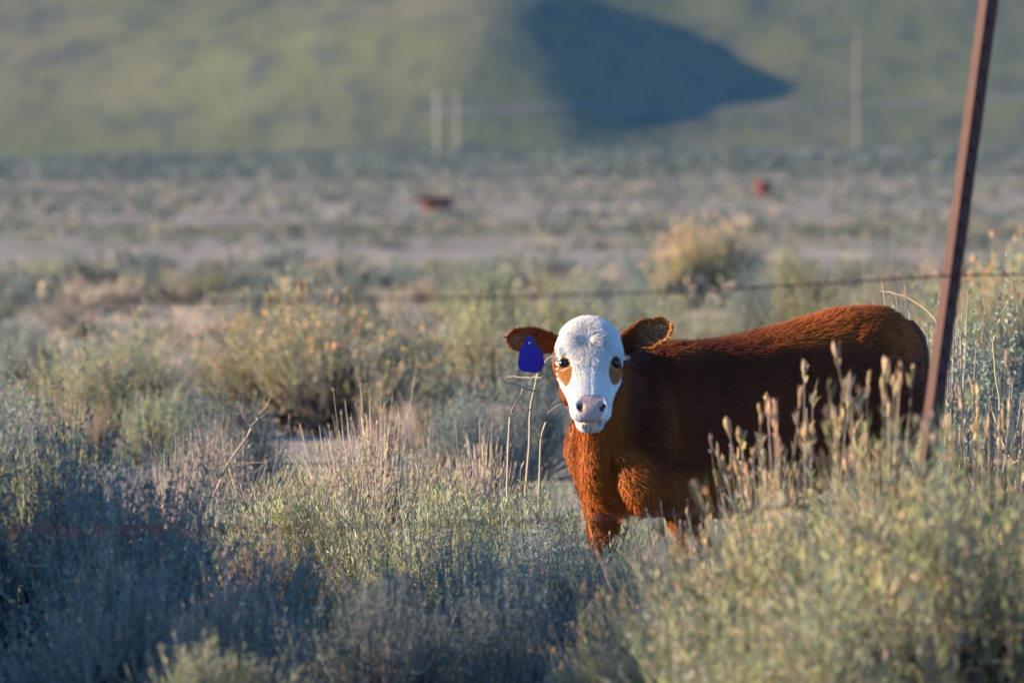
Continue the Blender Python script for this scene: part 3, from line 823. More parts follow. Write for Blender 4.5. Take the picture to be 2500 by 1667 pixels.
# coat pattern; the red hair has sunlit and shaded tones painted in
cnz = vnoise(CV[:, 0] * 60, CV[:, 2] * 60, 2) * .5 + vnoise(CV[:, 0] * 140, CV[:, 2] * 140, 4) * .5
RED_SHADED = np.array([.10, .022, .0035]); RED_SUNLIT = np.array([.26, .068, .009]); DARK = np.array([.08, .021, .005]); WHITE = np.array([.80, .76, .70]); CREAM = np.array([.52, .45, .36])
PINK = np.array([.50, .34, .31]); BLACK = np.array([.02, .012, .01])
def coat(P):
    s, t, n = head_coords(P)
    nz = vnoise(P[:, 0] * 60, P[:, 2] * 60, 2) * .5 + vnoise(P[:, 0] * 140, P[:, 2] * 140, 4) * .5
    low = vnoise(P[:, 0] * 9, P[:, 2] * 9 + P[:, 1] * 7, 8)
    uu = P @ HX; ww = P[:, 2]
    kt = np.clip(smoothstep(.02, .14, uu + .10 * low) + smoothstep(.52, .38, ww + .08 * low) + .9 * smoothstep(.80, .88, ww + .04 * low), 0, 1)[:, None]  # painted light: sunlit tone on neck, chest, legs and back, shaded flank
    c = (RED_SHADED * (1 - kt) + RED_SUNLIT * kt) * (1 + .22 * low + .12 * nz)[:, None]
    # darker belly and legs' insides
    inh = (t > -.09) & (t < .42) & (np.abs(s) < .135) & (n > -.17) & (n < .13)
    lim = .0945 - .050 * smoothstep(.075, -.04, t) - .0035 * smoothstep(.1, .2, t) + .006 * nz
    face = inh & (np.abs(s) < np.where(t > .24, .2, lim)) & (n > np.where(t > .24, -.045, -.012 - .10 * np.maximum(t - .15, 0)) + .004 * nz) & (t > -.040 + .004 * nz)
    chin = inh & (t > .215 + .01 * nz) & (n <= -.03) & (np.abs(s) < .050 + .004 * nz)
    face = face | chin
    c[face] = WHITE
    fore = face & (t < .17 + .02 * nz) & (np.abs(s) < .062) & (t > -.01)
    k = (.55 + .45 * nz) * np.exp(-((t - .085) / .07) ** 2 - (s / .045) ** 2)
    c[fore] = (WHITE * (1 - k[fore, None]) + CREAM * .8 * k[fore, None])
    for sg in (-1, 1):
        e = ((s - sg * (.0735 - .12 * (t - .155))) / (.0205 - .10 * np.maximum(t - .17, 0))) ** 2 + ((t - .177) / .044) ** 2
        m_ = inh & (e < 1 + .12 * nz) & (n > -.02)
        c[m_] = np.array([.36, .135, .035])
        e2 = ((s - sg * .077) / .0125) ** 2 + ((t - .156) / .0165) ** 2
        m_ = inh & (e2 < 1) & (n > -.02)
        c[m_] = np.array([.06, .025, .018])
    nose = inh & (t > .266 + .25 * np.maximum(np.abs(s) - .02, 0)) & (np.abs(s) < .038 + .003 * nz - .25 * np.maximum(.30 - t, 0) - .35 * np.maximum(t - .31, 0)) & (n > -.012)
    c[nose] = PINK * (1 + .22 * nz[nose, None])
    for sg in (-1, 1):
        e3 = ((s - sg * .033 - sg * (t - .304) * -.35) / .009) ** 2 + ((t - .304) / .012) ** 2
        m_ = inh & (e3 < 1) & (n > -.02)
        c[m_] = np.array([.10, .03, .03])
    ml = inh & (t > .275) & (np.abs(n + .016 + .15 * np.abs(s)) < .0045)
    c[ml] = np.array([.16, .10, .08])
    # ears: dark roots, tan rims
    for (b0, t0) in (EARL, EARR):
        d = P - b0; ax = nrm(t0 - b0); L = np.linalg.norm(t0 - b0)
        a = d @ ax / L
        rad = np.linalg.norm(d - (d @ ax)[:, None] * ax, axis=1)
        m_ = (a > .12) & (a < 1.1) & (rad < .055) & ~inh
        ka = smoothstep(.15, .9, a)[:, None]
        cc = DARK * (1 - ka) + np.array([.36, .135, .035]) * ka
        c[m_] = cc[m_]
    hoof = P[:, 2] < .048
    c[hoof] = np.array([.045, .04, .035])
    tail = (P @ HX < -.93)
    return np.clip(c, .005, .85), inh, face, nose
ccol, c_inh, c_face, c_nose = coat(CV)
# the skin under the hair is darker and duller on the red coat
m, nt, b = node_mat('calf_hide')
at = nt.nodes.new('ShaderNodeAttribute'); at.attribute_name = 'Col'
nt.links.new(at.outputs['Color'], b.inputs['Base Color'])
b.inputs['Roughness'].default_value = .6; b.inputs['Specular IOR Level'].default_value = .25
MAT_HIDE = m
calf = link('calf', None, loc=CP0)
tag(calf, 'red brown calf with white face and blue ear tag looking out of the sagebrush', 'calf')
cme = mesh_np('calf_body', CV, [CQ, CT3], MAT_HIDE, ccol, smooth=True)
link('body', cme, calf)

# eyes
def uvsphere(c, r, n=16, m_=10, sq=(1, 1, 1)):
    th = np.linspace(0, np.pi, m_ + 1); ph = np.linspace(0, 2 * np.pi, n, endpoint=False)
    V = [np.array([0, 0, r])]
    for a in th[1:-1]:
        V += [np.array([r * math.sin(a) * math.cos(p), r * math.sin(a) * math.sin(p), r * math.cos(a)]) for p in ph]
    V.append(np.array([0, 0, -r])); V = np.array(V) * np.array(sq) + np.asarray(c)
    F3, F4 = [], []
    for j in range(n): F3.append((0, 1 + j, 1 + (j + 1) % n))
    for i in range(m_ - 2):
        for j in range(n):
            F4.append((1 + i * n + j, 1 + (i + 1) * n + j, 1 + (i + 1) * n + (j + 1) % n, 1 + i * n + (j + 1) % n))
    e = 1 + (m_ - 2) * n
    for j in range(n): F3.append((e + j, len(V) - 1, e + (j + 1) % n))
    return V, [np.array(F3), np.array(F4)]
MAT_EYE = plain_mat('wet_dark_eye', (.012, .008, .007), .06, 0, .6)
for sg in (-1, 1):
    V, F = uvsphere(H(sg * .0765, .156, .0375), .0145)
    link('eye', mesh_np('eye', V, F, MAT_EYE, smooth=True), calf)

# ---- hair: short ribbons that lie along the coat
rng = np.random.default_rng(7)
tri = np.concatenate([CQ[:, [0, 1, 2]], CQ[:, [0, 2, 3]], CT3])
ta, tb, tc = CV[tri[:, 0]], CV[tri[:, 1]], CV[tri[:, 2]]
cr = np.cross(tb - ta, tc - ta); area = np.linalg.norm(cr, axis=1) * .5
cen = (ta + tb + tc) / 3
s_, t_, n_ = head_coords(cen)
inhead = (t_ > -.09) & (t_ < .42) & (np.abs(s_) < .135) & (n_ > -.17) & (n_ < .13)
wgt = area * np.where(inhead, 6.0, 1.0)
wgt[cen[:, 2] < .05] = 0
NH = 190000
pick = rng.choice(len(tri), NH, p=wgt / wgt.sum())
r1 = np.sqrt(rng.random(NH)); r2 = rng.random(NH)
P = (1 - r1)[:, None] * ta[pick] + (r1 * (1 - r2))[:, None] * tb[pick] + (r1 * r2)[:, None] * tc[pick]
Nn = nrm(cr[pick])
ok_dir = np.sum(Nn * CN[tri[pick, 0]], 1)
Nn[ok_dir < 0] *= -1
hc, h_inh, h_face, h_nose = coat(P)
s_, t_, n_ = head_coords(P)
u_ = P @ HX; v_ = P @ LX; w_ = P[:, 2]
# lie of the coat: backwards and down on the trunk, down the legs and neck
D = -HX[None] * .8 + UZ[None] * (-.55)
D = np.repeat(D, NH, 0) if len(D) == 1 else D
D = np.where((w_ < .42)[:, None] | (u_ > .1)[:, None], np.array([.0, .0, -1.0]) - .25 * HX, D)
D = np.where((w_ > .80)[:, None] & (u_ < .1)[:, None], -HX + .0 * UZ, D)
# head: a whorl on the forehead, hair running away from it; down towards the muzzle below
wh = np.stack([s_ - (-.004), t_ - .092], 1)
swirl = np.stack([wh[:, 0] - .35 * wh[:, 1], wh[:, 1] + .35 * wh[:, 0]], 1)
Dh = nrm(swirl)[:, :1] * Hs + nrm(swirl)[:, 1:] * Ht
Dh = np.where((t_ > .15)[:, None], Ht * .8 + np.sign(s_)[:, None] * Hs * .4 - .3 * Hn, Dh)
D = np.where(h_inh[:, None], Dh, D)
# clumps and disorder
cl = np.where(h_inh, .22, .55)[:, None]
D = D + cl * np.stack([vnoise(P[:, 0] * 38, P[:, 2] * 26 + P[:, 1] * 31, 21), vnoise(P[:, 0] * 33 + 7, P[:, 2] * 30 + P[:, 1] * 29, 22), vnoise(P[:, 0] * 36 + 3, P[:, 2] * 27 + P[:, 1] * 30, 23)], 1)
D = D + rng.normal(0, .24, D.shape)
D = D - Nn * np.sum(D * Nn, 1, keepdims=True)
D = nrm(D)
Lh = .024 + .012 * rng.random(NH)
Lh = np.where((u_ > .08) & ~h_inh, .016 + .010 * rng.random(NH), Lh)
Lh = np.where(w_ < .30, .012, Lh)
Lh = np.where((w_ > .80) & (u_ < .05) & ~h_inh, .026 + .016 * rng.random(NH), Lh)
Lh = np.where(h_inh, .011, Lh)
fore = h_face & (t_ < .17) & (np.abs(s_) < .075)
Lh = np.where(fore, .015 + .011 * rng.random(NH), Lh)
Lh = np.where(h_face & (t_ > .2), .006, Lh)
Lh = np.where(h_face & (n_ < -.04), .020, Lh)
pch = (np.abs(np.abs(s_) - .072) < .026) & (np.abs(t_ - .177) < .052) & h_inh
Lh = np.where(pch, np.minimum(Lh, .007), Lh)
Lh = np.where(h_nose, 0, Lh)
eye_d = np.minimum(np.linalg.norm(P - H(.0765, .156, .0375), axis=1), np.linalg.norm(P - H(-.0765, .156, .0375), axis=1))
Lh = np.where(eye_d < .022, .0, Lh)
nostr = np.minimum(np.linalg.norm(P - H(.033, .304, .02), axis=1), np.linalg.norm(P - H(-.033, .304, .02), axis=1))
Lh = np.where(nostr < .017, 0, Lh)
for (b0, t0) in (EARL, EARR):
    d = P - b0; ax = nrm(t0 - b0); L = np.linalg.norm(t0 - b0)
    a = d @ ax / L; rad = np.linalg.norm(d - (d @ ax)[:, None] * ax, axis=1)
    e_ = (a > .15) & (a < 1.15) & (rad < .06) & ~h_inh
    De = nrm(ax[None] + .25 * rng.normal(0, 1, P.shape)); De = nrm(De - Nn * np.sum(De * Nn, 1, keepdims=True))
    D = np.where(e_[:, None], De, D); Lh = np.where(e_, .010, Lh)
keep = Lh > .002
P, Nn, D, Lh, hc, h_inh = P[keep], Nn[keep], D[keep], Lh[keep], hc[keep], h_inh[keep]
k = len(P)
lift = .22 + .30 * rng.random(k)
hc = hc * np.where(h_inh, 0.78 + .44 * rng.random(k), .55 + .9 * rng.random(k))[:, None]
hc = np.where(h_inh[:, None] & (hc[:, 2:3] > .3), np.clip(hc, 0, .86), hc)
W = np.cross(Nn, D); hw_ = (np.where(h_inh, .00065, .0010) + .0005 * rng.random(k))[:, None]
mid = P + D * (Lh * .55)[:, None] + Nn * (Lh * .55 * lift)[:, None]
tipp = P + D * (Lh * .98)[:, None] + Nn * (Lh * .75 * lift)[:, None]
root = P - Nn * .001
FV = np.stack([root - W * hw_, root + W * hw_, mid - W * hw_ * .8, mid + W * hw_ * .8, tipp], 1).reshape(-1, 3)
b0 = np.arange(k) * 5
FQ = np.stack([b0, b0 + 1, b0 + 3, b0 + 2], 1); FT = np.stack([b0 + 2, b0 + 3, b0 + 4], 1)
FC = np.repeat(hc, 5, 0)
m, nt, b = node_mat('calf_hair')
at = nt.nodes.new('ShaderNodeAttribute'); at.attribute_name = 'Col'
nt.links.new(at.outputs['Color'], b.inputs['Base Color'])
b.inputs['Roughness'].default_value = .65; b.inputs['Specular IOR Level'].default_value = .15
fur = link('fur', mesh_np('calf_fur', FV, [FQ, FT], m, FC, smooth=True), calf)
fur['label'] = 'shaggy red coat with a white cowlick on the forehead'

# long white lashes and the tuft at the ear's root
def strands(name, roots, dirs, lens, wid, col, parent, droop=.3, mat=None):
    k = len(roots); roots = np.asarray(roots); dirs = nrm(np.asarray(dirs)); lens = np.asarray(lens)[:, None]
    W = nrm(np.cross(dirs, np.array([0, 1., .2]))) * wid
    a = roots; b_ = roots + dirs * lens * .5; c_ = roots + dirs * lens - UZ * lens * droop
    V = np.stack([a - W, a + W, b_ - W * .7, b_ + W * .7, c_], 1).reshape(-1, 3)
    i0 = np.arange(k) * 5
    return link(name, mesh_np(name, V, [np.stack([i0, i0 + 1, i0 + 3, i0 + 2], 1), np.stack([i0 + 2, i0 + 3, i0 + 4], 1)], mat, np.repeat(col, 5, 0)), parent)
for sg in (-1, 1):
    kk = 13
    tt = np.linspace(-.012, .014, kk)
    rr = np.array([H(sg * (.088 + .004 * rng.random()), .141 + x * .4, .040 - abs(x) * .2) for x in tt])
    dd = np.array([sg * Hs * (.9 + .3 * rng.random()) + fw * .5 + UZ * (.12 + .2 * rng.normal()) for x in tt])
    strands('eyelash', rr, dd, .026 + .012 * rng.random(kk), .0007, np.tile(WHITE, (kk, 1)), calf, .12, m)

for (b0, t0), fc in ((EARL, np.array([-.12, -1, -.10])), (EARR, np.array([.20, -1, .12]))):
    ax = nrm(t0 - b0); L = np.linalg.norm(t0 - b0); f = nrm(fc - ax * np.dot(fc, ax)); up = np.cross(f, ax); up = up if up[2] > 0 else -up
    kk = 110
    aa = .25 + .55 * rng.random(kk); cc = rng.normal(-.1, .42, kk)
    rr = b0 + ax * (aa * L)[:, None] + up * (cc * .04)[:, None] - f * (.020 * (1 - cc ** 2).clip(0, 1))[:, None]
    dd = f * .55 + ax * (.5 + .4 * rng.random((kk, 1))) + up * rng.normal(0, .5, (kk, 1))
    col = np.where(rng.random((kk, 1)) < .45, np.array([[.55, .42, .30]]), np.array([[.28, .11, .035]]))
    strands('ear_hair', rr, dd, .014 + .016 * rng.random(kk), .0005, col, calf, .15, m)

# blue ear tag
c0 = WP(1296, 876, 24.755)
tg_o = [(-.027, .034), (-.012, .044), (-.008, .064), (.011, .064), (.012, .046), (.026, .034), (.037, .012), (.038, -.020), (.024, -.039), (.010, -.042), (-.028, -.034), (-.038, -.024), (-.039, -.006), (-.034, .012)]
ta_ = R(6); V = []
yawt = R(8)
for dy in (0, .0025):
    for x, z in tg_o:
        x2 = x * math.cos(ta_) - z * math.sin(ta_); z2 = x * math.sin(ta_) + z * math.cos(ta_)
        V.append(c0 + np.array([x2 * math.cos(yawt), x2 * math.sin(yawt) + dy - .25 * z2 * 0.4, z2]))
n = len(tg_o)
bm = bmesh.new(); bv = [bm.verts.new(v) for v in V]
bm.faces.new(bv[:n]); bm.faces.new(bv[n:][::-1])
for i in range(n): bm.faces.new((bv[i], bv[n + i], bv[n + (i + 1) % n], bv[(i + 1) % n]))
bmesh.ops.recalc_face_normals(bm, faces=bm.faces[:])
me = bpy.data.meshes.new('ear_tag'); bm.to_mesh(me); bm.free()
me.materials.append(plain_mat('blue_plastic', (.006, .012, .36), .45, 0, .4))
link('ear_tag', me, calf)['label'] = 'deep blue plastic ear tag without visible number'
V, F = uvsphere(WP(1296, 838, 24.745), .007)
link('tag_stud', mesh_np('tag_stud', V, F, plain_mat('dark_blue_stud', (.01, .015, .18), .4), smooth=True), calf)

# tail
tl = spline([(*B(-.885, 0, .90), .020, 0), (*B(-.925, .01, .84), .019, 0), (*B(-.945, .012, .70), .015, 0), (*B(-.945, .015, .55), .013, 0), (*B(-.94, .02, .45), .020, 0), (*B(-.935, .02, .36), .020, 0), (*B(-.935, .02, .30), .005, 0)], 20)
ta2 = Acc(); ta2.loft([ring_pts(r[:3], LX, HX, r[3], r[3], r[3], 2, 12) for r in tl])
V, F = ta2.arrays()
link('tail', mesh_np('calf_tail', V, F, MAT_HIDE, np.tile(DARK, (len(V), 1)), smooth=True), calf)
# ------------------------------------------------------------------ the leaning fence post and its wires
def rust_material():
    m, nt, b = node_mat('rusty_steel')
    v = tex_coord_mapping(nt, (1, 1, 1)); n = noise(nt, v, 22, 6, .7); n2 = noise(nt, v, 5, 3)
    c = ramp(nt, n.outputs[0], [(.3, (.032, .009, .007)), (.5, (.056, .016, .012)), (.7, (.085, .030, .020))])
    c2 = mixc(nt, n2.outputs[0], c.outputs[0], (.044, .012, .010))
    nt.links.new(c2, b.inputs['Base Color']); b.inputs['Roughness'].default_value = .75; b.inputs['Metallic'].default_value = .15
    bp = nt.nodes.new('ShaderNodeBump'); bp.inputs['Strength'].default_value = .4; bp.inputs['Distance'].default_value = .002
    nt.links.new(n.outputs[0], bp.inputs['Height']); nt.links.new(bp.outputs[0], b.inputs['Normal'])
    return m
MAT_RUST = rust_material()
PD = 18.0
pb = np.array(px2w(2203, 1640, PD)); pt = np.array(px2w(2424, -20, PD))
axis = nrm(pt - pb)
gz = float(ground_z(pb[0], PD))
base = pb + axis * ((gz - .25 - pb[2]) / axis[2])
topp = pb + axis * ((1.88 - pb[2]) / axis[2])
plen = float(np.linalg.norm(topp - base))
post = link('fence_post', None, loc=base)
zq = Vector(axis).to_track_quat('Z', 'Y')
post.rotation_mode = 'QUATERNION'
post.rotation_quaternion = zq @ Matrix.Rotation(R(-47), 4, 'Z').to_quaternion()
tag(post, 'rusty steel T section fence post leaning over in front of the calf\'s rump', 'fence post')
def prism(outline, z0, z1, bev=0):
    n = len(outline)
    V = np.array([(x, y, z) for z in (z0, z1) for x, y in outline])
    bm = bmesh.new(); bv = [bm.verts.new(v) for v in V]
    bm.faces.new(bv[:n][::-1]); bm.faces.new(bv[n:])
    for i in range(n): bm.faces.new((bv[i], bv[(i + 1) % n], bv[n + (i + 1) % n], bv[n + i]))
    if bev: bmesh.ops.bevel(bm, geom=bm.edges[:], offset=bev, segments=1, affect='EDGES')
    bmesh.ops.recalc_face_normals(bm, faces=bm.faces[:])
    me = bpy.data.meshes.new('prism'); bm.to_mesh(me); bm.free(); me.materials.append(MAT_RUST)
    return me
link('flange', prism([(-.0175, -.003), (.0175, -.003), (.0175, .003), (-.0175, .003)], 0, plen, .0008), post)
link('web', prism([(-.0028, .0032), (.0028, .0032), (.0022, .036), (-.0022, .036)], 0, plen, .0006), post)
stud = prism([(-.008, -.0075), (.008, -.0075), (.008, -.0032), (-.008, -.0032)], -.006, .006, .0015)
for z in np.arange(.42, plen - .03, .054):
    link('stud', stud, post, loc=(0, 0, float(z)))
# wires
def wire(py_left, py_post, px_post, py_right, label, dl, dr):
    p0 = np.array(px2w(-150, py_left, dl)); p1 = np.array(px2w(px_post, py_post, PD - .03)); p2 = np.array(px2w(2800, py_right, dr))
    pts = np.concatenate([p0 + (p1 - p0) * np.linspace(0, 1, 300)[:, None], p1 + (p2 - p1) * np.linspace(0, 1, 60)[1:, None]])
    sag = np.concatenate([-.02 * np.sin(np.linspace(0, np.pi, 300)), np.zeros(59)])
    pts[:, 2] += sag
    root = link('barbed_wire', None, loc=p1)
    tag(root, label, 'wire')
    pts = pts - p1
    L = np.concatenate([[0], np.cumsum(np.linalg.norm(np.diff(pts, axis=0), axis=1))])
    for ph in (0, np.pi):
        a = L / .05 * 2 * np.pi * .5 + ph
        P = pts + np.stack([0 * a, np.cos(a) * .0019, np.sin(a) * .0019], 1)
        V, F, C = tubes(P[None], np.full((1, len(P)), 0.0011), np.tile(np.array([.12, .075, .055]), (1, len(P), 1)))
        link('strand', mesh_np('strand', V, F, MAT_RUST), root)
    rg = np.random.default_rng(int(py_post))
    for s in np.arange(.06, L[-1], .125):
        c = np.array([np.interp(s, L, pts[:, i]) for i in range(3)])
        B_ = []
        for q in range(4):
            dv = nrm(np.array([rg.normal(0, .25), rg.normal(), rg.normal()]))
            B_.append(np.stack([c - dv * .004, c + dv * .004, c + dv * .014]))
        V, F, C = tubes(np.array(B_), np.tile(np.array([.0014, .0012, .0004]), (4, 1)), np.zeros((4, 3, 3)))
        link('barb', mesh_np('barb', V, F, MAT_RUST), root)
pxw = lambda py: 2203 + (1640 - py) * (2424 - 2203) / 1660.
wire(730, 672, pxw(672), 668, 'upper rusty barbed wire running across in front of the calf\'s back and the flat', 12.6, 18.4)
wire(1296, 1212, pxw(1212), 1195, 'lower rusty barbed wire crossing at the height of the calf\'s front legs', 12.6, 18.4)

# ------------------------------------------------------------------ dry branches and stalks
MAT_TWIG = plant_material('dry_twig', 0, .05)
def twig_plant(name, label, limbs, d, col, group=None):
    """limbs: lists of (px, py) with a start and end radius; first limb starts at the ground"""
    x0, y0, z0 = px2w(*limbs[0][0][0], d)
    g = float(ground_z(x0, d))
    root = link(name, None, loc=(x0, d, g)); tag(root, label, 'dry stalk', group)
    rg = np.random.default_rng(int(limbs[0][0][0][0]))
    for pts, r0, r1, dd in limbs:
        W = np.array([px2w(px, py, d + dd * i / max(len(pts) - 1, 1)) for i, (px, py) in enumerate(pts)]) - np.array([x0, d, g])
        P = spline(W, 14)
        P = P + np.stack([vnoise(np.arange(14) * .9 + q * 9, np.full(14, r0 * 999.), 5 + q) for q in range(3)], 1) * .004
        V, F, C = tubes(P[None], np.linspace(r0, r1, 14)[None], np.tile(np.asarray(col), (1, 14, 1)))
        link('branch', mesh_np('branch', V, F, MAT_TWIG, C, smooth=True), root)
TW = (.35, .275, .21)
twig_plant('forked_stalk', 'thin bleached forked stalk standing before the flowering shrub', [
    ([(494, 1500), (497, 1395), (503, 1320), (512, 1260), (528, 1190), (560, 1130), (590, 1085), (612, 1045)], .0042, .0026, .1),
    ([(612, 1045), (635, 1010), (655, 985), (664, 968)], .0022, .0010, .05),
    ([(612, 1045), (600, 1025), (592, 1010), (594, 990)], .0018, .0008, -.05),
    ([(594, 1015), (580, 1010), (570, 1004)], .0011, .0006, 0),
    ([(626, 1025), (650, 1010), (668, 998)], .0012, .0006, 0),
    ([(640, 1000), (640, 985), (645, 965)], .0011, .0005, 0),
    ([(538, 1170), (590, 1160), (640, 1140), (690, 1100)], .0016, .0008, .1),
    ([(560, 1130), (620, 1130), (660, 1122), (690, 1090)], .0014, .0006, -.1),
    ([(528, 1140), (520, 1095), (515, 1060)], .0014, .0006, 0),
    ], 25.6, TW)
twig_plant('bent_branch', 'tall bent bleached branch with side twigs beside the calf\'s neck', [
    ([(1283, 1480), (1284, 1300), (1285, 1190), (1290, 1100), (1295, 1040), (1300, 975), (1312, 920), (1330, 885), (1352, 868)], .0062, .0030, .1),
    ([(1303, 955), (1285, 950), (1262, 940), (1230, 932)], .0034, .0014, -.1),
    ([(1322, 922), (1290, 922), (1255, 920), (1228, 923)], .0030, .0012, .1),
    ([(1276, 950), (1262, 985), (1248, 1010), (1243, 1050), (1240, 1120), (1240, 1250), (1242, 1470)], .0034, .0040, -.1),
    ([(1316, 915), (1310, 895), (1305, 882)], .0018, .0008, 0),
    ([(1293, 1000), (1288, 1002), (1284, 998)], .0030, .0010, 0),
    ], 26.2, TW)
twig_plant('arched_branch', 'arched bleached branch bending towards the calf\'s brisket', [
    ([(1316, 1480), (1316, 1300), (1318, 1180), (1320, 1100), (1326, 1045), (1342, 1005), (1362, 990), (1385, 990)], .0052, .0022, .1),
    ([(1322, 1075), (1312, 1050), (1300, 1040)], .0020, .0008, 0),
    ([(1345, 1003), (1350, 985), (1362, 975)], .0016, .0007, 0),
    ], 26.0, TW)
twig_plant('arching_grass_stem', 'yellow arching dry stem ending at the post beside the rump', [
    ([(2330, 905), (2315, 850), (2280, 775), (2230, 735), (2180, 716), (2150, 712)], .0030, .0012, .2),
    ([(2240, 742), (2225, 728), (2205, 722)], .0014, .0006, 0),
    ], 27.0, (.50, .38, .22))
twig_plant('branching_dry_stem', 'branching straw coloured stem right of the post', [
    ([(2440, 1000), (2432, 900), (2425, 830), (2445, 770), (2462, 735)], .0032, .0012, .1),
    ([(2425, 840), (2405, 790), (2385, 755), (2370, 742)], .0022, .0008, -.1),
    ([(2445, 770), (2440, 745), (2432, 728)], .0012, .0006, 0),
    ], 26.0, (.46, .36, .24))
twig_plant('fallen_branch', 'pale fallen branch lying across the shaded sagebrush', [
    ([(70, 1385), (110, 1385), (160, 1400), (200, 1430)], .006, .003, .1),
    ([(110, 1385), (130, 1372), (150, 1368)], .003, .001, 0),
    ], 20.4, (.26, .19, .13))

# ------------------------------------------------------------------ far cattle
def far_cow(px, py, d, heading, label, lying=False):
    x = (px - 1250) / FPX * d
    g = float(ground_z(x, d))
    root = link('cow', None, loc=(x, d, g), rot=(0, 0, heading)); tag(root, label, 'cow')
    a = Acc(); X = np.array([1., 0, 0]); Y = np.array([0, 1., 0]); Z = UZ
    T = spline([(-.85, 1.02, .22, .25), (-.72, 1.0, .30, .36), (-.3, .93, .36, .42), (.2, .92, .37, .42), (.55, .98, .31, .36), (.75, 1.05, .20, .28)], 16)
    dz = -.42 if lying else 0
    a.loft([ring_pts((u, 0, w + dz), Y, Z, hw, hh, hh, 2.2, 16) for u, w, hw, hh in T])
    N = spline([(.6, 1.08, .17, .24), (.85, 1.15, .14, .19), (1.05, 1.22, .11, .14)], 8); a.loft([ring_pts((u, 0, w + dz), Y, Z, hw, hh, hh, 2, 14) for u, w, hw, hh in N])
    Hd = spline([(1.0, 1.28, .11, .12), (1.12, 1.24, .115, .13), (1.3, 1.12, .085, .10), (1.43, 1.03, .07, .07)], 8); a.loft([ring_pts((u, 0, w + dz), Y, Z, hw, hh, hh, 2, 14) for u, w, hw, hh in Hd])
    for sg in (-1, 1):
        a.loft([ring_pts((1.03 - .02 * q, sg * (.08 + .2 * q), 1.30 + dz - .03 * q), X, Z, .05 * math.sin(.5 + 2.4 * q) , .02, .02, 2, 8) for q in np.linspace(0, 1, 6)])
        for u, k in ((.5, 0), (-.62, 1)):
            if lying:
                L = [(u, .35, .14), (u + .12, .16, .11), (u + .35, .09, .06), (u + .12, .06, .05)]
            else:
                L = [(u, .85, .15), (u - .02, .62, .11), (u + (-.1 if k else .02), .42, .065), (u + (-.04 if k else 0), .2, .05), (u, .06, .06), (u + .03, 0, .065)]
            P = spline([(p[0], sg * (.18 + (.10 if lying else 0)), p[1], p[2]) for p in L], 10)
            a.loft([ring_pts(p[:3], Y, X, p[3], p[3], p[3], 2, 10) for p in P])
    V, F = a.arrays()
    me = mesh_np('cow_body', V, F, MAT_COW, np.tile(np.array([.20, .040, .018]), (len(V), 1)), smooth=True)
    o = link('body', me, root)
    m_ = o.modifiers.new('r', 'REMESH'); m_.mode = 'VOXEL'; m_.voxel_size = .035; m_.use_smooth_shade = True
    o.modifiers.new('s', 'SMOOTH').iterations = 3
    me2 = bpy.data.meshes.new_from_object(o.evaluated_get(bpy.context.evaluated_depsgraph_get())); o.modifiers.clear()
    me2.materials.clear(); me2.materials.append(MAT_COW); o.data = me2
    ta3 = Acc(); tq = spline([(-.95, 1.2, .03), (-1.02, 1.0, .028), (-1.03, .7, .022), (-1.02, .5, .04), (-1.02, .38, .02)], 10)
    ta3.loft([ring_pts((u, 0, w + dz), X, Y, rr, rr, rr, 2, 8) for u, w, rr in tq]); V, F = ta3.arrays()
    link('tail', mesh_np('cow_tail', V, F, MAT_COW, smooth=True), root)
MAT_COW = plain_mat('red_cow_hide', (.20, .042, .020), .7)
far_cow(1066, 522, 470, R(200), 'dark red cow lying low on the pale flat under the paired poles', True)
far_cow(1866, 500, 560, R(60), 'red cow standing tail on beyond the round tall shrub')

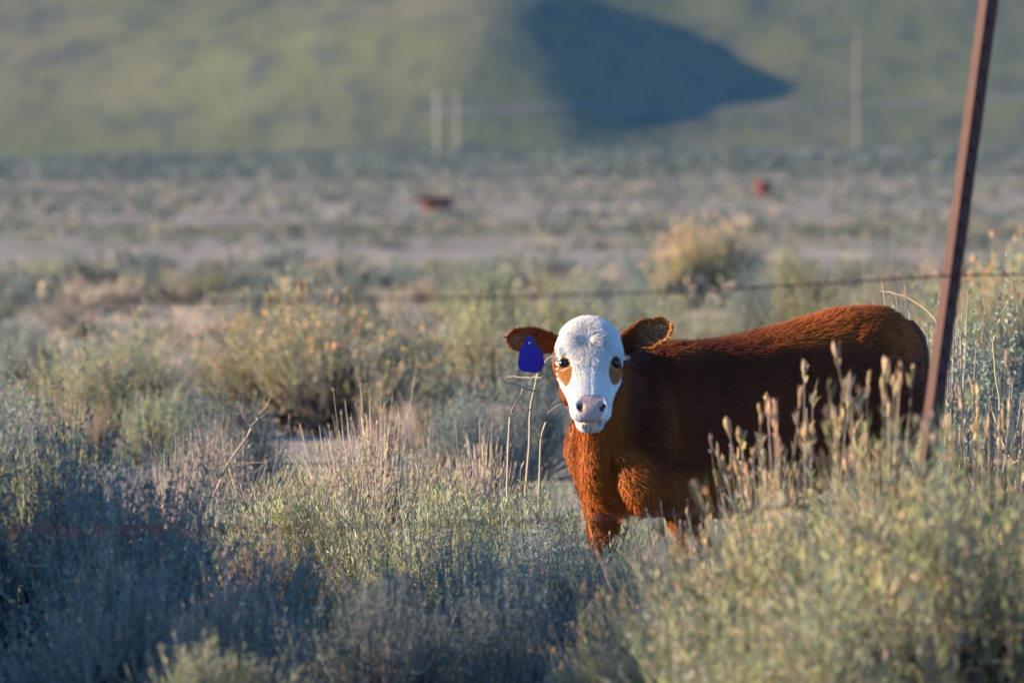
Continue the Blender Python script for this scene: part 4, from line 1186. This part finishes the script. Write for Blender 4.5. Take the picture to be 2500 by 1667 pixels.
# ------------------------------------------------------------------ utility poles
m, nt, b = node_mat('weathered_pole')
v = tex_coord_mapping(nt, (1, 1, .2)); n = noise(nt, v, 3, 4)
nt.links.new(ramp(nt, n.outputs[0], [(.3, (.27, .215, .165)), (.7, (.40, .33, .26))]).outputs[0], b.inputs['Base Color']); b.inputs['Roughness'].default_value = .9
MAT_POLE = m
MAT_GLASS = plain_mat('grey_insulator', (.35, .36, .36), .3)
def pole(px, top, d, label, rad):
    x = (px - 1250) / FPX * d
    g = min(float(ground_z(x, d)), float(hill_z(x, d)) if d > 1262 else 99)
    zt = CAM_Z - (top - HORIZ) / FPX * d
    root = link('utility_pole', None, loc=(x, d, g)); tag(root, label, 'pole')
    hgt = zt - g
    a = Acc(); a.loft([ring_pts((0.02 * math.sin(z * .6), 0, z), np.array([1., 0, 0]), np.array([0, 1., 0]), r_, r_, r_, 2, 14) for z, r_ in [(0, rad * 1.25), (hgt * .02, rad * 1.2), (hgt * .3, rad * 1.1), (hgt * .7, rad * .95), (hgt * .985, rad * .82), (hgt, rad * .6)]])
    V, F = a.arrays(); link('shaft', mesh_np('shaft', V, F, MAT_POLE, smooth=True), root)
    for sg in (-1, 1):
        a = Acc(); a.loft([ring_pts((sg * (rad + .06), 0, hgt * .95 + z), np.array([1., 0, 0]), np.array([0, 1., 0]), r_, r_, r_, 2, 10) for z, r_ in [(0, .02), (.1, .03), (.12, .07), (.17, .05), (.19, .075), (.26, .04)]])
        V, F = a.arrays(); link('insulator', mesh_np('insulator', V, F, MAT_GLASS, smooth=True), root)
pole(1067, 222, 1240, 'pale utility pole at the hill foot, the nearer of the close pair', .17)
pole(1116, 226, 1262, 'pale utility pole at the hill foot, the fainter of the close pair', .14)
pole(2090, 72, 1180, 'tall faint utility pole standing alone before the hill near the rusty post', .10)
# ------------------------------------------------------------------ the air between here and the hill
hm = bpy.data.materials.new('thin_haze'); hm.use_nodes = True
hn = hm.node_tree.nodes; hn.clear()
ho = hn.new('ShaderNodeOutputMaterial'); hv = hn.new('ShaderNodeVolumePrincipled')
hv.inputs['Color'].default_value = (.24, .54, 1.0, 1)
hv.inputs['Density'].default_value = 0.00005
hv.inputs['Anisotropy'].default_value = 0.1
hm.node_tree.links.new(hv.outputs[0], ho.inputs['Volume'])
hb = np.array([[x, y, z] for x in (-1350, 1350) for y in (-95, 2400) for z in (-12, 225)], float)
hf = np.array([[0, 1, 3, 2], [4, 6, 7, 5], [0, 4, 5, 1], [2, 3, 7, 6], [0, 2, 6, 4], [1, 5, 7, 3]])
haze = link('haze', mesh_np('haze', hb, hf, hm))
tag(haze, 'thin blue morning haze over the flat and the hill', None, kind='stuff')
